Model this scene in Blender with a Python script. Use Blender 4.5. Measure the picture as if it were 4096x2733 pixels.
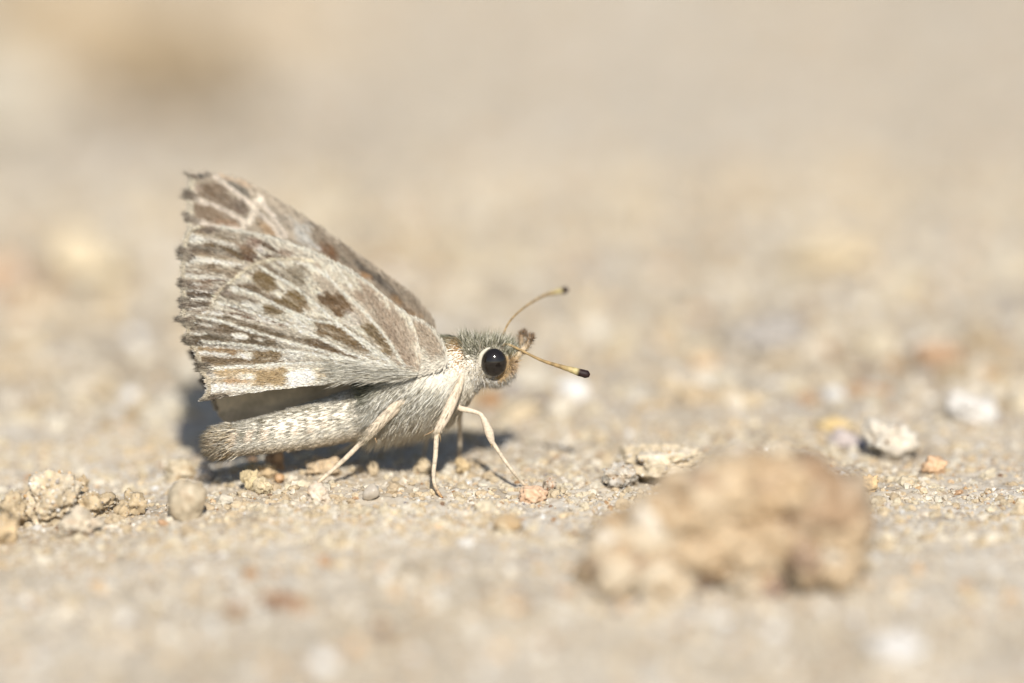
import bpy, bmesh, math
import numpy as np
from mathutils import Vector

# ---------------------------------------------------------------- set-up
for o in list(bpy.data.objects):
    bpy.data.objects.remove(o, do_unlink=True)
SC = bpy.context.scene
COL = SC.collection
U = 0.001                      # everything below is written in millimetres
rng = np.random.default_rng(11)

# ---------------------------------------------------------------- camera (macro lens looking 14 degrees down)
PITCH = math.radians(14.0)
DIST = 237.0                   # mm, lens to the focused butterfly
MMPX = 0.012                   # mm per photo pixel at that distance
KPX = MMPX / DIST
CF = np.array([0.0, math.cos(PITCH), -math.sin(PITCH)])
CU = np.array([0.0, math.sin(PITCH), math.cos(PITCH)])
CR = np.array([1.0, 0.0, 0.0])
FOCUS_OFF = 0.6


def ray(px, py):
    px = np.asarray(px, float)[..., None]
    py = np.asarray(py, float)[..., None]
    return CF + CR * (px - 2048.0) * KPX + CU * (1366.5 - py) * KPX


CAM = np.array([(1770 - 2048) * MMPX, -3.5, 0.0]) - DIST * ray(1770, 1993)
CAM[0] = 0.0

cam = bpy.data.cameras.new('camera')
cam.sensor_width = 36.0
cam.lens = 36.0 * DIST / (4096 * MMPX)
cam.clip_start = 0.005
cam.clip_end = 100.0
cam.dof.use_dof = True
cam.dof.focus_distance = (DIST + FOCUS_OFF) * U
cam.dof.aperture_fstop = cam.lens / 13.4
cam_o = bpy.data.objects.new('camera', cam)
COL.objects.link(cam_o)
cam_o.location = Vector(CAM * U)
cam_o.rotation_euler = (math.pi / 2 - PITCH, 0, 0)
SC.camera = cam_o

# ---------------------------------------------------------------- sky and sun
SUN_EL, SUN_AZ = math.radians(40), math.radians(5)      # az: to the right of straight behind the camera
world = bpy.data.worlds.new('World')
SC.world = world
world.use_nodes = True
wn, wl = world.node_tree.nodes, world.node_tree.links
sky = wn.new('ShaderNodeTexSky')
sky.sky_type = 'NISHITA'
sky.sun_disc = False
sky.sun_elevation = SUN_EL
sky.sun_rotation = math.pi - SUN_AZ
wl.new(sky.outputs[0], wn['Background'].inputs[0])
wn['Background'].inputs[1].default_value = 0.085
sun = bpy.data.lights.new('sun', 'SUN')
sun.energy = 4.4
sun.angle = math.radians(0.53)
sun.color = (1.0, 0.955, 0.89)
sun_o = bpy.data.objects.new('sun', sun)
COL.objects.link(sun_o)
SUN_DIR = Vector((math.sin(SUN_AZ) * math.cos(SUN_EL), -math.cos(SUN_AZ) * math.cos(SUN_EL), math.sin(SUN_EL)))
sun_o.rotation_euler = SUN_DIR.to_track_quat('Z', 'Y').to_euler()
sun_o.location = SUN_DIR * 0.5
SC.view_settings.view_transform = 'Standard'
SC.view_settings.look = 'None'
SC.view_settings.gamma = 1.0
SC.view_settings.use_curve_mapping = False
SC.view_settings.exposure = 0.39
SC.cycles.use_denoising = True
SC.cycles.max_bounces = 8


# ---------------------------------------------------------------- numeric helpers
def hash3(ix, iy, iz, seed):
    h = (ix.astype(np.int64) * 374761393 + iy.astype(np.int64) * 668265263
         + iz.astype(np.int64) * 2147483647 + seed * 974711) & 0xffffffff
    h = ((h ^ (h >> 13)) * 1274126177) & 0xffffffff
    h = ((h ^ (h >> 16)) * 2246822519) & 0xffffffff
    return ((h ^ (h >> 15)) & 0xffff) / 65535.0


def vnoise(p, seed=0):
    """value noise in -1..1 at points p (N,3)"""
    f = np.floor(p)
    t = p - f
    t = t * t * (3 - 2 * t)
    i = f.astype(np.int64)
    out = 0
    for dx in (0, 1):
        wx = t[:, 0] if dx else 1 - t[:, 0]
        for dy in (0, 1):
            wy = t[:, 1] if dy else 1 - t[:, 1]
            for dz in (0, 1):
                wz = t[:, 2] if dz else 1 - t[:, 2]
                out = out + wx * wy * wz * hash3(i[:, 0] + dx, i[:, 1] + dy, i[:, 2] + dz, seed)
    return out * 2 - 1


def fbm(p, octaves=4, seed=0, gain=0.5, lac=2.03):
    p = np.asarray(p, float)
    a, s, out = 1.0, 0.0, 0.0
    for k in range(octaves):
        out = out + a * vnoise(p * lac ** k + k * 17.3, seed + k)
        s += a
        a *= gain
    return out / s


def P3(x, y, z=0.0):
    x = np.asarray(x, float)
    return np.stack([x, np.broadcast_to(y, x.shape), np.broadcast_to(z, x.shape)], -1)


def sstep(a, b, x):
    t = np.clip((x - a) / (b - a), 0, 1)
    return t * t * (3 - 2 * t)


def lin(c):
    c = np.asarray(c, float) / 255.0
    return np.where(c <= 0.04045, c / 12.92, ((c + 0.055) / 1.055) ** 2.4)


ALB = 0.66
ALBW = 0.93


def alb(*c):
    """photo colour of a sunlit surface -> base colour"""
    return lin(c) * ALB


def albw(*c):
    """the same for wing scales and hairs, which shade each other"""
    v = lin(c) * ALBW
    return v * min(1.0, 0.9 / v.max())


def catmull(pts, n):
    pts = np.asarray(pts, float)
    p = np.vstack([2 * pts[0] - pts[1], pts, 2 * pts[-1] - pts[-2]])
    m = len(pts) - 1
    u = np.linspace(0, m, n)
    i = np.minimum(u.astype(int), m - 1)
    t = (u - i)[:, None]
    a, b, c, d = p[i], p[i + 1], p[i + 2], p[i + 3]
    return 0.5 * (2 * b + (c - a) * t + (2 * a - 5 * b + 4 * c - d) * t ** 2 + (3 * b - a - 3 * c + d) * t ** 3)


def poly_dist(p, poly):
    """signed distance (negative inside) and nearest point"""
    poly = np.asarray(poly, float)
    q = np.roll(poly, -1, axis=0)
    best = np.full(len(p), 1e18)
    near = np.zeros_like(p)
    inside = np.zeros(len(p), bool)
    for a, b in zip(poly, q):
        ab = b - a
        t = np.clip(((p - a) @ ab) / max(ab @ ab, 1e-12), 0, 1)
        c = a + t[:, None] * ab
        d = ((p - c) ** 2).sum(1)
        m = d < best
        best[m] = d[m]
        near[m] = c[m]
        cond = (a[1] > p[:, 1]) != (b[1] > p[:, 1])
        with np.errstate(divide='ignore', invalid='ignore'):
            xi = a[0] + (p[:, 1] - a[1]) * (b[0] - a[0]) / (b[1] - a[1])
        inside ^= cond & (p[:, 0] < xi)
    d = np.sqrt(best)
    return np.where(inside, -d, d), near


def line_dist(p, line):
    line = np.asarray(line, float)
    best = np.full(len(p), 1e18)
    for a, b in zip(line[:-1], line[1:]):
        ab = b - a
        t = np.clip(((p - a) @ ab) / max(ab @ ab, 1e-12), 0, 1)
        best = np.minimum(best, ((p - a - t[:, None] * ab) ** 2).sum(1))
    return np.sqrt(best)


# ---------------------------------------------------------------- photo pixel -> place
def at(px, py, Y):
    """the point seen at a photo pixel that lies at depth plane Y (mm)"""
    d = ray(px, py)
    t = (np.asarray(Y, float) - CAM[1]) / d[..., 1]
    return CAM + d * np.asarray(t)[..., None]


def ground_h(x, y):
    x = np.asarray(x, float)
    y = np.asarray(y, float)
    h = 0.34 * fbm(P3(x / 5.5, y / 5.5), 3, 3)
    h = h + 0.2 * fbm(P3(x / 1.15, y / 1.15), 3, 9)
    r = 1 - np.abs(fbm(P3(x / 2.3, y / 2.3, 4.0), 3, 21))
    h = h + 0.16 * (r - 0.8)
    h = h - 0.95 * sstep(9, 21, -x)
    far = sstep(25, 90, y)
    h = h + far * 1.3 * fbm(P3(x / 26, y / 34, 7.0), 3, 40)
    h = h - 0.095 * (np.clip(y, 30, 500) - 30) * sstep(30, 110, y)
    fade = 1 - sstep(400, 900, np.abs(y) + np.abs(x))
    return h * fade - (1 - fade) * 0.095 * 470 * (y > 0)


def ground_at(px, py):
    """where the line of sight of a photo pixel meets the ground"""
    d = ray(px, py)
    z = 0.0
    for _ in range(14):
        t = (z - CAM[2]) / d[2]
        q = CAM + d * t
        zn = float(ground_h(np.array([q[0]]), np.array([q[1]]))[0])
        z = 0.55 * z + 0.45 * zn
    q[2] = zn
    return q


# ---------------------------------------------------------------- mesh helpers
def mesh_np(name, verts, faces, colors=None, smooth=True):
    """faces: one (N,k) int array or a list of them; colours per vertex"""
    if not isinstance(faces, (list, tuple)):
        faces = [faces]
    faces = [np.asarray(f, np.int32) for f in faces if len(f)]
    me = bpy.data.meshes.new(name)
    me.vertices.add(len(verts))
    me.vertices.foreach_set('co', (np.asarray(verts, np.float64) * U).astype(np.float32).ravel())
    loops = np.concatenate([f.ravel() for f in faces])
    tot = np.concatenate([np.full(len(f), f.shape[1], np.int32) for f in faces])
    start = np.concatenate([[0], np.cumsum(tot)[:-1]]).astype(np.int32)
    me.loops.add(len(loops))
    me.loops.foreach_set('vertex_index', loops)
    me.polygons.add(len(tot))
    me.polygons.foreach_set('loop_start', start)
    me.polygons.foreach_set('loop_total', tot)
    me.polygons.foreach_set('use_smooth', np.full(len(tot), smooth))
    me.update(calc_edges=True)
    if colors is not None:
        ca = me.color_attributes.new('Col', 'FLOAT_COLOR', 'POINT')
        c4 = np.ones((len(verts), 4), np.float32)
        c4[:, :3] = np.clip(colors, 0, 1)
        ca.data.foreach_set('color', c4.ravel())
    return me


def link(name, me, mat, parent=None, loc=None, label=None, cat=None, group=None, kind=None):
    o = bpy.data.objects.new(name, me)
    COL.objects.link(o)
    if me is not None and mat is not None and not me.materials:
        me.materials.append(mat)
    if parent is not None:
        o.parent = parent
    if loc is not None:
        o.location = Vector(np.asarray(loc, float) * U)
    if label:
        o['label'] = label
    if cat:
        o['category'] = cat
    if group:
        o['group'] = group
    if kind:
        o['kind'] = kind
    return o


def tube(pts, rad, sides=10, n=None, flat=1.0, noise=0.0, seed=0):
    pts = np.asarray(pts, float)
    rad = np.asarray(rad, float)
    if n:
        both = catmull(np.hstack([pts, rad[:, None]]), n)
        pts, rad = both[:, :3], np.maximum(both[:, 3], 1e-4)
    tan = np.gradient(pts, axis=0)
    tan /= np.linalg.norm(tan, axis=1)[:, None] + 1e-12
    ref = np.array([0.0, 1.0, 0.02])
    a = np.cross(tan, ref)
    a /= np.linalg.norm(a, axis=1)[:, None] + 1e-9
    b = np.cross(a, tan)
    ph = np.linspace(0, 2 * np.pi, sides, endpoint=False)
    ring = (a[:, None, :] * np.cos(ph)[None, :, None] + b[:, None, :] * np.sin(ph)[None, :, None] * flat)
    v = pts[:, None, :] + ring * rad[:, None, None]
    m = len(pts)
    v = v.reshape(-1, 3)
    if noise:
        v = v + (v - np.repeat(pts, sides, 0)) * (noise * fbm(v * 4 / max(rad.max(), .01) * .3, 2, seed))[:, None]
    i = np.arange(m - 1)[:, None] * sides
    j = np.arange(sides)[None, :]
    k = (j + 1) % sides
    quads = np.stack([i + j, i + k, i + sides + k, i + sides + j], -1).reshape(-1, 4)
    v = np.vstack([v, pts[:1], pts[-1:]])
    c0, c1 = m * sides, m * sides + 1
    jj = np.arange(sides)
    kk = (jj + 1) % sides
    caps = np.vstack([np.stack([kk, jj, np.full(sides, c0)], -1),
                      np.stack([(m - 1) * sides + jj, (m - 1) * sides + kk, np.full(sides, c1)], -1)])
    return v, quads, caps, np.concatenate([np.repeat(np.arange(m) / (m - 1), sides), [0, 1]])


def unit(v):
    return v / (np.linalg.norm(v, axis=-1, keepdims=True) + 1e-12)


def hair_np(root, direc, length, width, bend, color, tipcol=None):
    """tapered three-sided hairs, two segments each"""
    n = len(root)
    direc = unit(direc)
    a = unit(np.cross(direc, unit(rng.normal(size=(n, 3)))))
    b = np.cross(direc, a)
    L = length[:, None]
    mid = root + direc * L * 0.5 + bend * L * 0.12
    tip = root + direc * L * 0.95 + bend * L * 0.5
    v = np.zeros((n, 7, 3))
    for k in range(3):
        ph = 2 * math.pi * k / 3
        off = (a * math.cos(ph) + b * math.sin(ph)) * width[:, None] * 0.5
        v[:, k] = root + off
        v[:, 3 + k] = mid + off * 0.8
    v[:, 6] = tip
    base = (np.arange(n) * 7)[:, None]
    q = np.concatenate([base + np.array([k, (k + 1) % 3, 3 + (k + 1) % 3, 3 + k]) for k in range(3)])
    t = np.concatenate([base + np.array([3 + k, 3 + (k + 1) % 3, 6]) for k in range(3)])
    if tipcol is None:
        tipcol = color
    c = np.zeros((n, 7, 3))
    c[:, :3] = color[:, None] * 0.92
    c[:, 3:6] = (color[:, None] + tipcol[:, None]) / 2
    c[:, 6] = tipcol
    return v.reshape(-1, 3), [q, t], c.reshape(-1, 3)


# ---------------------------------------------------------------- materials
def nodes_of(m):
    m.use_nodes = True
    return m.node_tree.nodes, m.node_tree.links, m.node_tree.nodes['Principled BSDF']


def attr_mat(name, rough=0.6, spec=0.3, translucent=0.0, bump=0.0, bscale=3000.0, vary=0.0, vscale=900.0, coat=0.0):
    m = bpy.data.materials.new(name)
    n, l, b = nodes_of(m)
    a = n.new('ShaderNodeAttribute')
    a.attribute_name = 'Col'
    src = a.outputs['Color']
    tc = n.new('ShaderNodeTexCoord')
    if vary:
        nz = n.new('ShaderNodeTexNoise')
        nz.inputs['Scale'].default_value = vscale
        nz.inputs['Detail'].default_value = 4
        l.new(tc.outputs['Object'], nz.inputs['Vector'])
        mp = n.new('ShaderNodeMapRange')
        mp.inputs['From Min'].default_value = 0.3
        mp.inputs['From Max'].default_value = 0.7
        mp.inputs['To Min'].default_value = 1 - vary
        mp.inputs['To Max'].default_value = 1 + vary
        l.new(nz.outputs[0], mp.inputs['Value'])
        mx = n.new('ShaderNodeVectorMath')
        mx.operation = 'SCALE'
        l.new(src, mx.inputs[0])
        l.new(mp.outputs[0], mx.inputs['Scale'])
        src = mx.outputs[0]
    l.new(src, b.inputs['Base Color'])
    b.inputs['Roughness'].default_value = rough
    b.inputs['Specular IOR Level'].default_value = spec
    b.inputs['Coat Weight'].default_value = coat
    if bump:
        nz = n.new('ShaderNodeTexNoise')
        nz.inputs['Scale'].default_value = bscale
        nz.inputs['Detail'].default_value = 5
        l.new(tc.outputs['Object'], nz.inputs['Vector'])
        bp = n.new('ShaderNodeBump')
        bp.inputs['Strength'].default_value = 0.9
        bp.inputs['Distance'].default_value = bump * U
        l.new(nz.outputs[0], bp.inputs['Height'])
        l.new(bp.outputs[0], b.inputs['Normal'])
    if translucent:
        tr = n.new('ShaderNodeBsdfTranslucent')
        l.new(src, tr.inputs['Color'])
        ms = n.new('ShaderNodeMixShader')
        ms.inputs[0].default_value = translucent
        out = n['Material Output']
        l.new(b.outputs[0], ms.inputs[1])
        l.new(tr.outputs[0], ms.inputs[2])
        l.new(ms.outputs[0], out.inputs['Surface'])
    return m


def sand_mat(name, base, dark, light, patch=60.0, rough=0.9, bump=0.05):
    """soil: patches, mottling and grain-sized specks"""
    m = bpy.data.materials.new(name)
    n, l, b = nodes_of(m)
    tc = n.new('ShaderNodeTexCoord')

    def noise(scale, detail=4, w=0.55):
        z = n.new('ShaderNodeTexNoise')
        z.inputs['Scale'].default_value = scale
        z.inputs['Detail'].default_value = detail
        z.inputs['Roughness'].default_value = w
        l.new(tc.outputs['Object'], z.inputs['Vector'])
        return z.outputs[0]

    def ramp(src, stops):
        r = n.new('ShaderNodeValToRGB')
        e = r.color_ramp.elements
        while len(e) < len(stops):
            e.new(0.5)
        for k, (pos, c) in enumerate(stops):
            e[k].position = pos
            e[k].color = (*c, 1)
        l.new(src, r.inputs[0])
        return r.outputs[0]

    def mix(a, bb, fac, mode='MIX'):
        x = n.new('ShaderNodeMix')
        x.data_type = 'RGBA'
        x.blend_type = mode
        if isinstance(fac, float):
            x.inputs[0].default_value = fac
        else:
            l.new(fac, x.inputs[0])
        l.new(a, x.inputs[6])
        l.new(bb, x.inputs[7])
        return x.outputs[2]

    c = ramp(noise(patch, 4), [(0.3, dark), (0.48, base), (0.72, light)])
    big = ramp(noise(11, 2), [(0.38, (.84, .82, .8)), (0.6, (1, 1, 1))])
    c = mix(c, big, 1.0, 'MULTIPLY')
    mot = ramp(noise(520, 5, 0.65), [(0.3, (.62, .57, .5)), (0.5, (1, 1, 1)), (0.75, (1.0, 1.0, 1.0))])
    c = mix(c, mot, 0.75, 'MULTIPLY')
    vo = n.new('ShaderNodeTexVoronoi')
    vo.inputs['Scale'].default_value = 3600
    l.new(tc.outputs['Object'], vo.inputs['Vector'])
    spk = ramp(vo.outputs['Color'], [(0.05, (.55, .43, .32)), (0.3, (.9, .84, .76)), (0.6, (1, 1, 1)), (0.95, (1.0, 1.0, 1.0))])
    c = mix(c, spk, 0.7, 'MULTIPLY')
    l.new(c, b.inputs['Base Color'])
    b.inputs['Roughness'].default_value = rough
    b.inputs['Specular IOR Level'].default_value = 0.2
    bp = n.new('ShaderNodeBump')
    bp.inputs['Distance'].default_value = bump * U
    bp.inputs['Strength'].default_value = 0.8
    l.new(noise(4200, 6, 0.7), bp.inputs['Height'])
    l.new(bp.outputs[0], b.inputs['Normal'])
    return m


M_GROUND = sand_mat('sandy_soil', alb(227, 215, 194), alb(213, 197, 170), alb(235, 227, 212), bump=0.08)
M_GRAIN = attr_mat('sand_grain', 0.75, 0.35, vary=0.18, vscale=5200, bump=0.02, bscale=9000)
M_CLOD = attr_mat('soil_clod', 0.92, 0.15, vary=0.3, vscale=2600, bump=0.05, bscale=6000)
M_STONE = attr_mat('stone', 0.55, 0.4, vary=0.16, vscale=1200, bump=0.02, bscale=4000)
M_QUARTZ = attr_mat('quartz', 0.12, 0.6, vary=0.12, vscale=1500, coat=0.5)
M_WING = attr_mat('wing_membrane', 0.6, 0.25, translucent=0.22, vary=0.12, vscale=5000)
M_SCALE = attr_mat('wing_scales', 0.5, 0.35, translucent=0.1)
M_FUR = attr_mat('insect_hair', 0.6, 0.2, translucent=0.18)
M_SKIN = attr_mat('insect_skin', 0.6, 0.3, vary=0.2, vscale=5000, bump=0.01, bscale=8000)
M_LEG = attr_mat('leg_scales', 0.55, 0.3, vary=0.2, vscale=9000, bump=0.012, bscale=12000)

m = bpy.data.materials.new('compound_eye')
n_, l_, b_ = nodes_of(m)
b_.inputs['Base Color'].default_value = (0.012, 0.009, 0.007, 1)
b_.inputs['Roughness'].default_value = 0.09
b_.inputs['Specular IOR Level'].default_value = 0.6
vo_ = n_.new('ShaderNodeTexVoronoi')
vo_.inputs['Scale'].default_value = 26000
tc_ = n_.new('ShaderNodeTexCoord')
l_.new(tc_.outputs['Object'], vo_.inputs['Vector'])
bp_ = n_.new('ShaderNodeBump')
bp_.inputs['Distance'].default_value = 0.002 * U
bp_.inputs['Strength'].default_value = 0.06
l_.new(vo_.outputs['Distance'], bp_.inputs['Height'])
l_.new(bp_.outputs[0], b_.inputs['Normal'])
M_EYE = m

# ================================================================ GROUND
def graded(lo, hi, step, out_lo, out_hi, grow):
    c = list(np.arange(lo, hi + step / 2, step))
    s = step
    while c[-1] < out_hi:
        s *= grow
        c.append(c[-1] + s)
    s = step
    while c[0] > out_lo:
        s *= grow
        c.insert(0, c[0] - s)
    return np.array(c)


gx = graded(-29, 29, 0.14, -6000, 6000, 1.16)
gy = graded(-15, 12, 0.14, -3000, 9000, 1.05)
GX, GY = np.meshgrid(gx, gy)
vz = ground_h(GX.ravel(), GY.ravel())
fine = np.exp(-((GY.ravel() + 3) / 18) ** 2) * (np.abs(GX.ravel()) < 40)
vz = vz + fine * 0.13 * fbm(P3(GX.ravel() / 0.33, GY.ravel() / 0.33, 1.0), 2, 60)
nxg, nyg = len(gx), len(gy)
ii = (np.arange(nyg - 1)[:, None] * nxg + np.arange(nxg - 1)[None, :]).ravel()
gq = np.stack([ii, ii + 1, ii + 1 + nxg, ii + nxg], -1)
me = mesh_np('ground', np.stack([GX.ravel(), GY.ravel(), vz], -1), gq)
link('ground', me, M_GROUND, kind='structure')

# ---------------------------------------------------------------- angular grains
bm = bmesh.new()
bmesh.ops.create_icosphere(bm, subdivisions=1, radius=1.0)
ICO_V = np.array([v.co[:] for v in bm.verts])
ICO_F = np.array([[v.index for v in f.verts] for f in bm.faces])
bm.free()

GRAIN_COLS = np.array([alb(226, 213, 190), alb(217, 198, 167), alb(235, 227, 211), alb(240, 238, 232), alb(206, 168, 122),
                       alb(178, 140, 100), alb(196, 186, 174), alb(232, 200, 160), alb(140, 112, 88), alb(150, 142, 138)])
GRAIN_W = np.array([.42, .2, .18, .035, .03, .025, .05, .04, .015, .01])


def grains_np(x, y, r, zoff=0.25, cols=None):
    n = len(x)
    z = ground_h(x, y) + r * zoff
    nv = len(ICO_V)
    jit = 1 + rng.uniform(-0.3, 0.28, (n, nv, 1))
    ax = rng.uniform(0.7, 1.3, (n, 1, 3))
    ax[:, :, 2] *= 0.8
    v = ICO_V[None] * jit * ax * r[:, None, None]
    th = rng.uniform(0, 2 * np.pi, n)
    c, s = np.cos(th)[:, None], np.sin(th)[:, None]
    v = np.stack([v[..., 0] * c - v[..., 1] * s, v[..., 0] * s + v[..., 1] * c, v[..., 2]], -1)
    v = v + np.stack([x, y, z], -1)[:, None, :]
    f = (np.arange(n)[:, None, None] * nv + ICO_F[None]).reshape(-1, 3)
    if cols is None:
        k = rng.choice(len(GRAIN_COLS), n, p=GRAIN_W / GRAIN_W.sum())
        cols = GRAIN_COLS[k] * rng.uniform(0.85, 1.12, (n, 1))
    return v.reshape(-1, 3), f, np.repeat(cols, nv, 0)


def scatter(n, y0, y1, margin):
    y = rng.uniform(y0, y1, n)
    half = 24.6 * (y - CAM[1]) / 233.0 * margin
    x = rng.uniform(-1, 1, n) * half
    return x, y


def clumped(n, y0, y1, margin, seed):
    x, y = scatter(n * 3, y0, y1, margin)
    w = fbm(P3(x / 2.2, y / 2.2, 2.0), 3, seed)
    keep = rng.uniform(-0.45, 0.5, len(x)) < w
    return x[keep][:n], y[keep][:n]


parts = []
x, y = clumped(26000, -15, 13, 1.3, 71)
parts.append(grains_np(x, y, np.exp(rng.normal(math.log(0.062), 0.45, len(x))).clip(0.03, 0.2), 0.05))
x, y = clumped(6500, -70, -15, 1.25, 72)
parts.append(grains_np(x, y, np.exp(rng.normal(math.log(0.17), 0.45, len(x))).clip(0.08, 0.42)))
x, y = clumped(9000, 13, 230, 1.3, 73)
parts.append(grains_np(x, y, np.exp(rng.normal(math.log(0.28), 0.5, len(x))).clip(0.1, 0.8)))
x, y = clumped(2500, 225, 520, 1.3, 74)
parts.append(grains_np(x, y, rng.uniform(0.4, 1.3, len(x)), 0.1))
# small soil crumbs lying among the grains
_b = bmesh.new()
bmesh.ops.create_icosphere(_b, subdivisions=2, radius=1.0)
KEEP = ICO_V, ICO_F
ICO_V = np.array([v.co[:] for v in _b.verts])
ICO_F = np.array([[v.index for v in f.verts] for f in _b.faces])
_b.free()
CRUMB = np.array([alb(218, 198, 164), alb(208, 186, 152), alb(225, 210, 180), alb(229, 218, 196)])
x, y = clumped(4800, -12, 11, 1.2, 75)
parts.append(grains_np(x, y, np.exp(rng.normal(math.log(0.13), 0.45, len(x))).clip(0.07, 0.38), 0.1,
                       CRUMB[rng.integers(0, 4, len(x))] * rng.uniform(.85, 1.1, (len(x), 1))))
x, y = clumped(1300, 12, 90, 1.25, 76)
parts.append(grains_np(x, y, np.exp(rng.normal(math.log(0.45), 0.45, len(x))).clip(0.2, 1.1), 0.1,
                       CRUMB[rng.integers(0, 4, len(x))] * rng.uniform(.8, 1.1, (len(x), 1))))
ICO_V, ICO_F = KEEP
off, V, F, C = 0, [], [], []
for v, f, c in parts:
    V.append(v)
    F.append(f + off)
    C.append(c)
    off += len(v)
me = mesh_np('sand_grains', np.vstack(V), np.vstack(F), np.vstack(C), smooth=False)
link('sand_grains', me, M_GRAIN, kind='stuff', label='loose fine sand grains covering the sandy ground', cat='sand')

# ---------------------------------------------------------------- stones and clods
_ico = {}


def ico(sub):
    if sub not in _ico:
        b = bmesh.new()
        bmesh.ops.create_icosphere(b, subdivisions=sub, radius=1.0)
        _ico[sub] = (np.array([v.co[:] for v in b.verts]), np.array([[v.index for v in f.verts] for f in b.faces]))
        b.free()
    return _ico[sub]


def lump(size, color, seed, rough=0.35, fine=0.12, sub=4, crumbs=0, accent=None, facet=0.0):
    """an irregular lump about its centre; size = half extents in mm"""
    v0, f = ico(sub)
    s = np.asarray(size, float)
    o = seed * 13.7
    d = (1 + 1.7 * rough * fbm(v0 * 1.2 + o, 2, seed) + 1.2 * rough * fbm(v0 * 2.9 + o, 2, seed + 1)
         + 1.5 * fine * fbm(v0 * 6 + o, 3, seed + 5) + fine * 0.8 * fbm(v0 * 14 + o, 2, seed + 9))
    if facet:
        r = np.random.default_rng(seed)
        for _ in range(9):
            nrm = unit(r.normal(size=3))
            lim = r.uniform(0.55, 0.85)
            over = np.maximum((v0 * d[:, None]) @ nrm - lim, 0)
            d = d - facet * over * 0.9
    v = v0 * d[:, None] * s
    t = 0.5 + 0.5 * fbm(v0 * 2.6 + o + 5, 3, seed + 2)
    acc = color if accent is None else accent
    c = color[None] * (1 - sstep(.45, .8, t))[:, None] + np.asarray(acc)[None] * sstep(.45, .8, t)[:, None]
    c = c * (1 + 0.2 * fbm(v0 * 9 + o, 2, seed + 3))[:, None]
    faces = [f]
    if crumbs:
        crumbs *= 3
        r = np.random.default_rng(seed + 100)
        k = r.integers(0, len(v), crumbs)
        rr = r.uniform(0.022, 0.06, crumbs) * s.min() * r.choice([1, 1, 1, 2.2], crumbs)
        cv = (ICO_V[None] * (1 + r.uniform(-.3, .3, (crumbs, len(ICO_V), 1))) * rr[:, None, None] + v[k][:, None, :])
        kk = r.choice(len(GRAIN_COLS), crumbs, p=GRAIN_W / GRAIN_W.sum())
        cf = (np.arange(crumbs)[:, None, None] * len(ICO_V) + ICO_F[None]).reshape(-1, 3) + len(v)
        v = np.vstack([v, cv.reshape(-1, 3)])
        c = np.vstack([c, np.repeat(GRAIN_COLS[kk], len(ICO_V), 0)])
        faces = [f, cf]
    return v, faces, c


def stone(name, px, py, w, h, color, label, cat, seed, mat=None, depth=0.8, sink=0.25, group=None, tilt=0.0, **kw):
    """px, py: photo pixel of the point where it meets the ground in front; w, h: size in photo pixels"""
    g = ground_at(px, py)
    sc = MMPX * ((g - CAM) @ CF) / DIST
    hx, hz = w * sc / 2, h * sc / 2 / math.cos(PITCH)
    hy = hx * depth
    hz = hz * (1 + sink * 0.5)
    v, f, c = lump((hx, hy, hz), np.asarray(color), seed, **kw)
    if tilt:
        ct, st = math.cos(tilt), math.sin(tilt)
        v = np.stack([v[:, 0] * ct - v[:, 2] * st, v[:, 1], v[:, 0] * st + v[:, 2] * ct], -1)
    me = mesh_np(name, v, f, c)
    cy = g[1] + hy * 0.9
    gz = float(ground_h(np.array([g[0]]), np.array([cy]))[0])
    return link(name, me, mat or M_CLOD, loc=(g[0], cy, max(gz, g[2] - .3) + hz * (1 - sink)), label=label, cat=cat, group=group)


CL = alb(218, 198, 165)
CLo = alb(222, 184, 136)
# left-hand crumbs near the focus plane
stone('soil_clod', 195, 2105, 205, 165, CL, 'rough tan soil clod with a dark hollow under it beside tilted crumbs', 'clod', 1, crumbs=260, sub=5, accent=alb(228, 214, 190), sink=.12, rough=.3, tilt=.12)
stone('soil_crumb', 52, 2118, 105, 120, alb(205, 184, 150), 'narrow upright brown soil crumb leaning against the rough tan clod', 'crumb', 2, crumbs=90, sink=.2)
stone('soil_crumb', 322, 2010, 62, 95, alb(206, 182, 146), 'small tower shaped crumb rising from a crumbly soil ridge', 'crumb', 3, crumbs=90, sink=.1, tilt=-.2)
stone('soil_ridge', 365, 2078, 185, 85, alb(216, 194, 158), 'low crumbly ridge of tan soil next to the rough clod', 'soil ridge', 4, crumbs=220, sink=.25, rough=.55)
stone('soil_crumb', 527, 2065, 90, 80, alb(212, 190, 154), 'small jagged crumb with a shadowed underside between ridge and round pebble', 'crumb', 5, crumbs=100, sink=.2, rough=.55)
stone('round_pebble', 740, 2092, 165, 152, alb(206, 190, 162), 'round smooth translucent beige pebble sitting on the sand', 'pebble', 6, M_STONE, rough=.13, fine=.06, accent=alb(196, 176, 146), sink=.32)
stone('soil_clod', 305, 2165, 150, 92, alb(220, 206, 182), 'pale clod with rusty flecks below the crumbly ridge', 'clod', 7, crumbs=120, accent=alb(200, 160, 124))
stone('soil_clod', 5, 2190, 110, 120, alb(222, 196, 156), 'golden clod lying beside the narrow upright brown crumb', 'clod', 8, crumbs=60)
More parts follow.
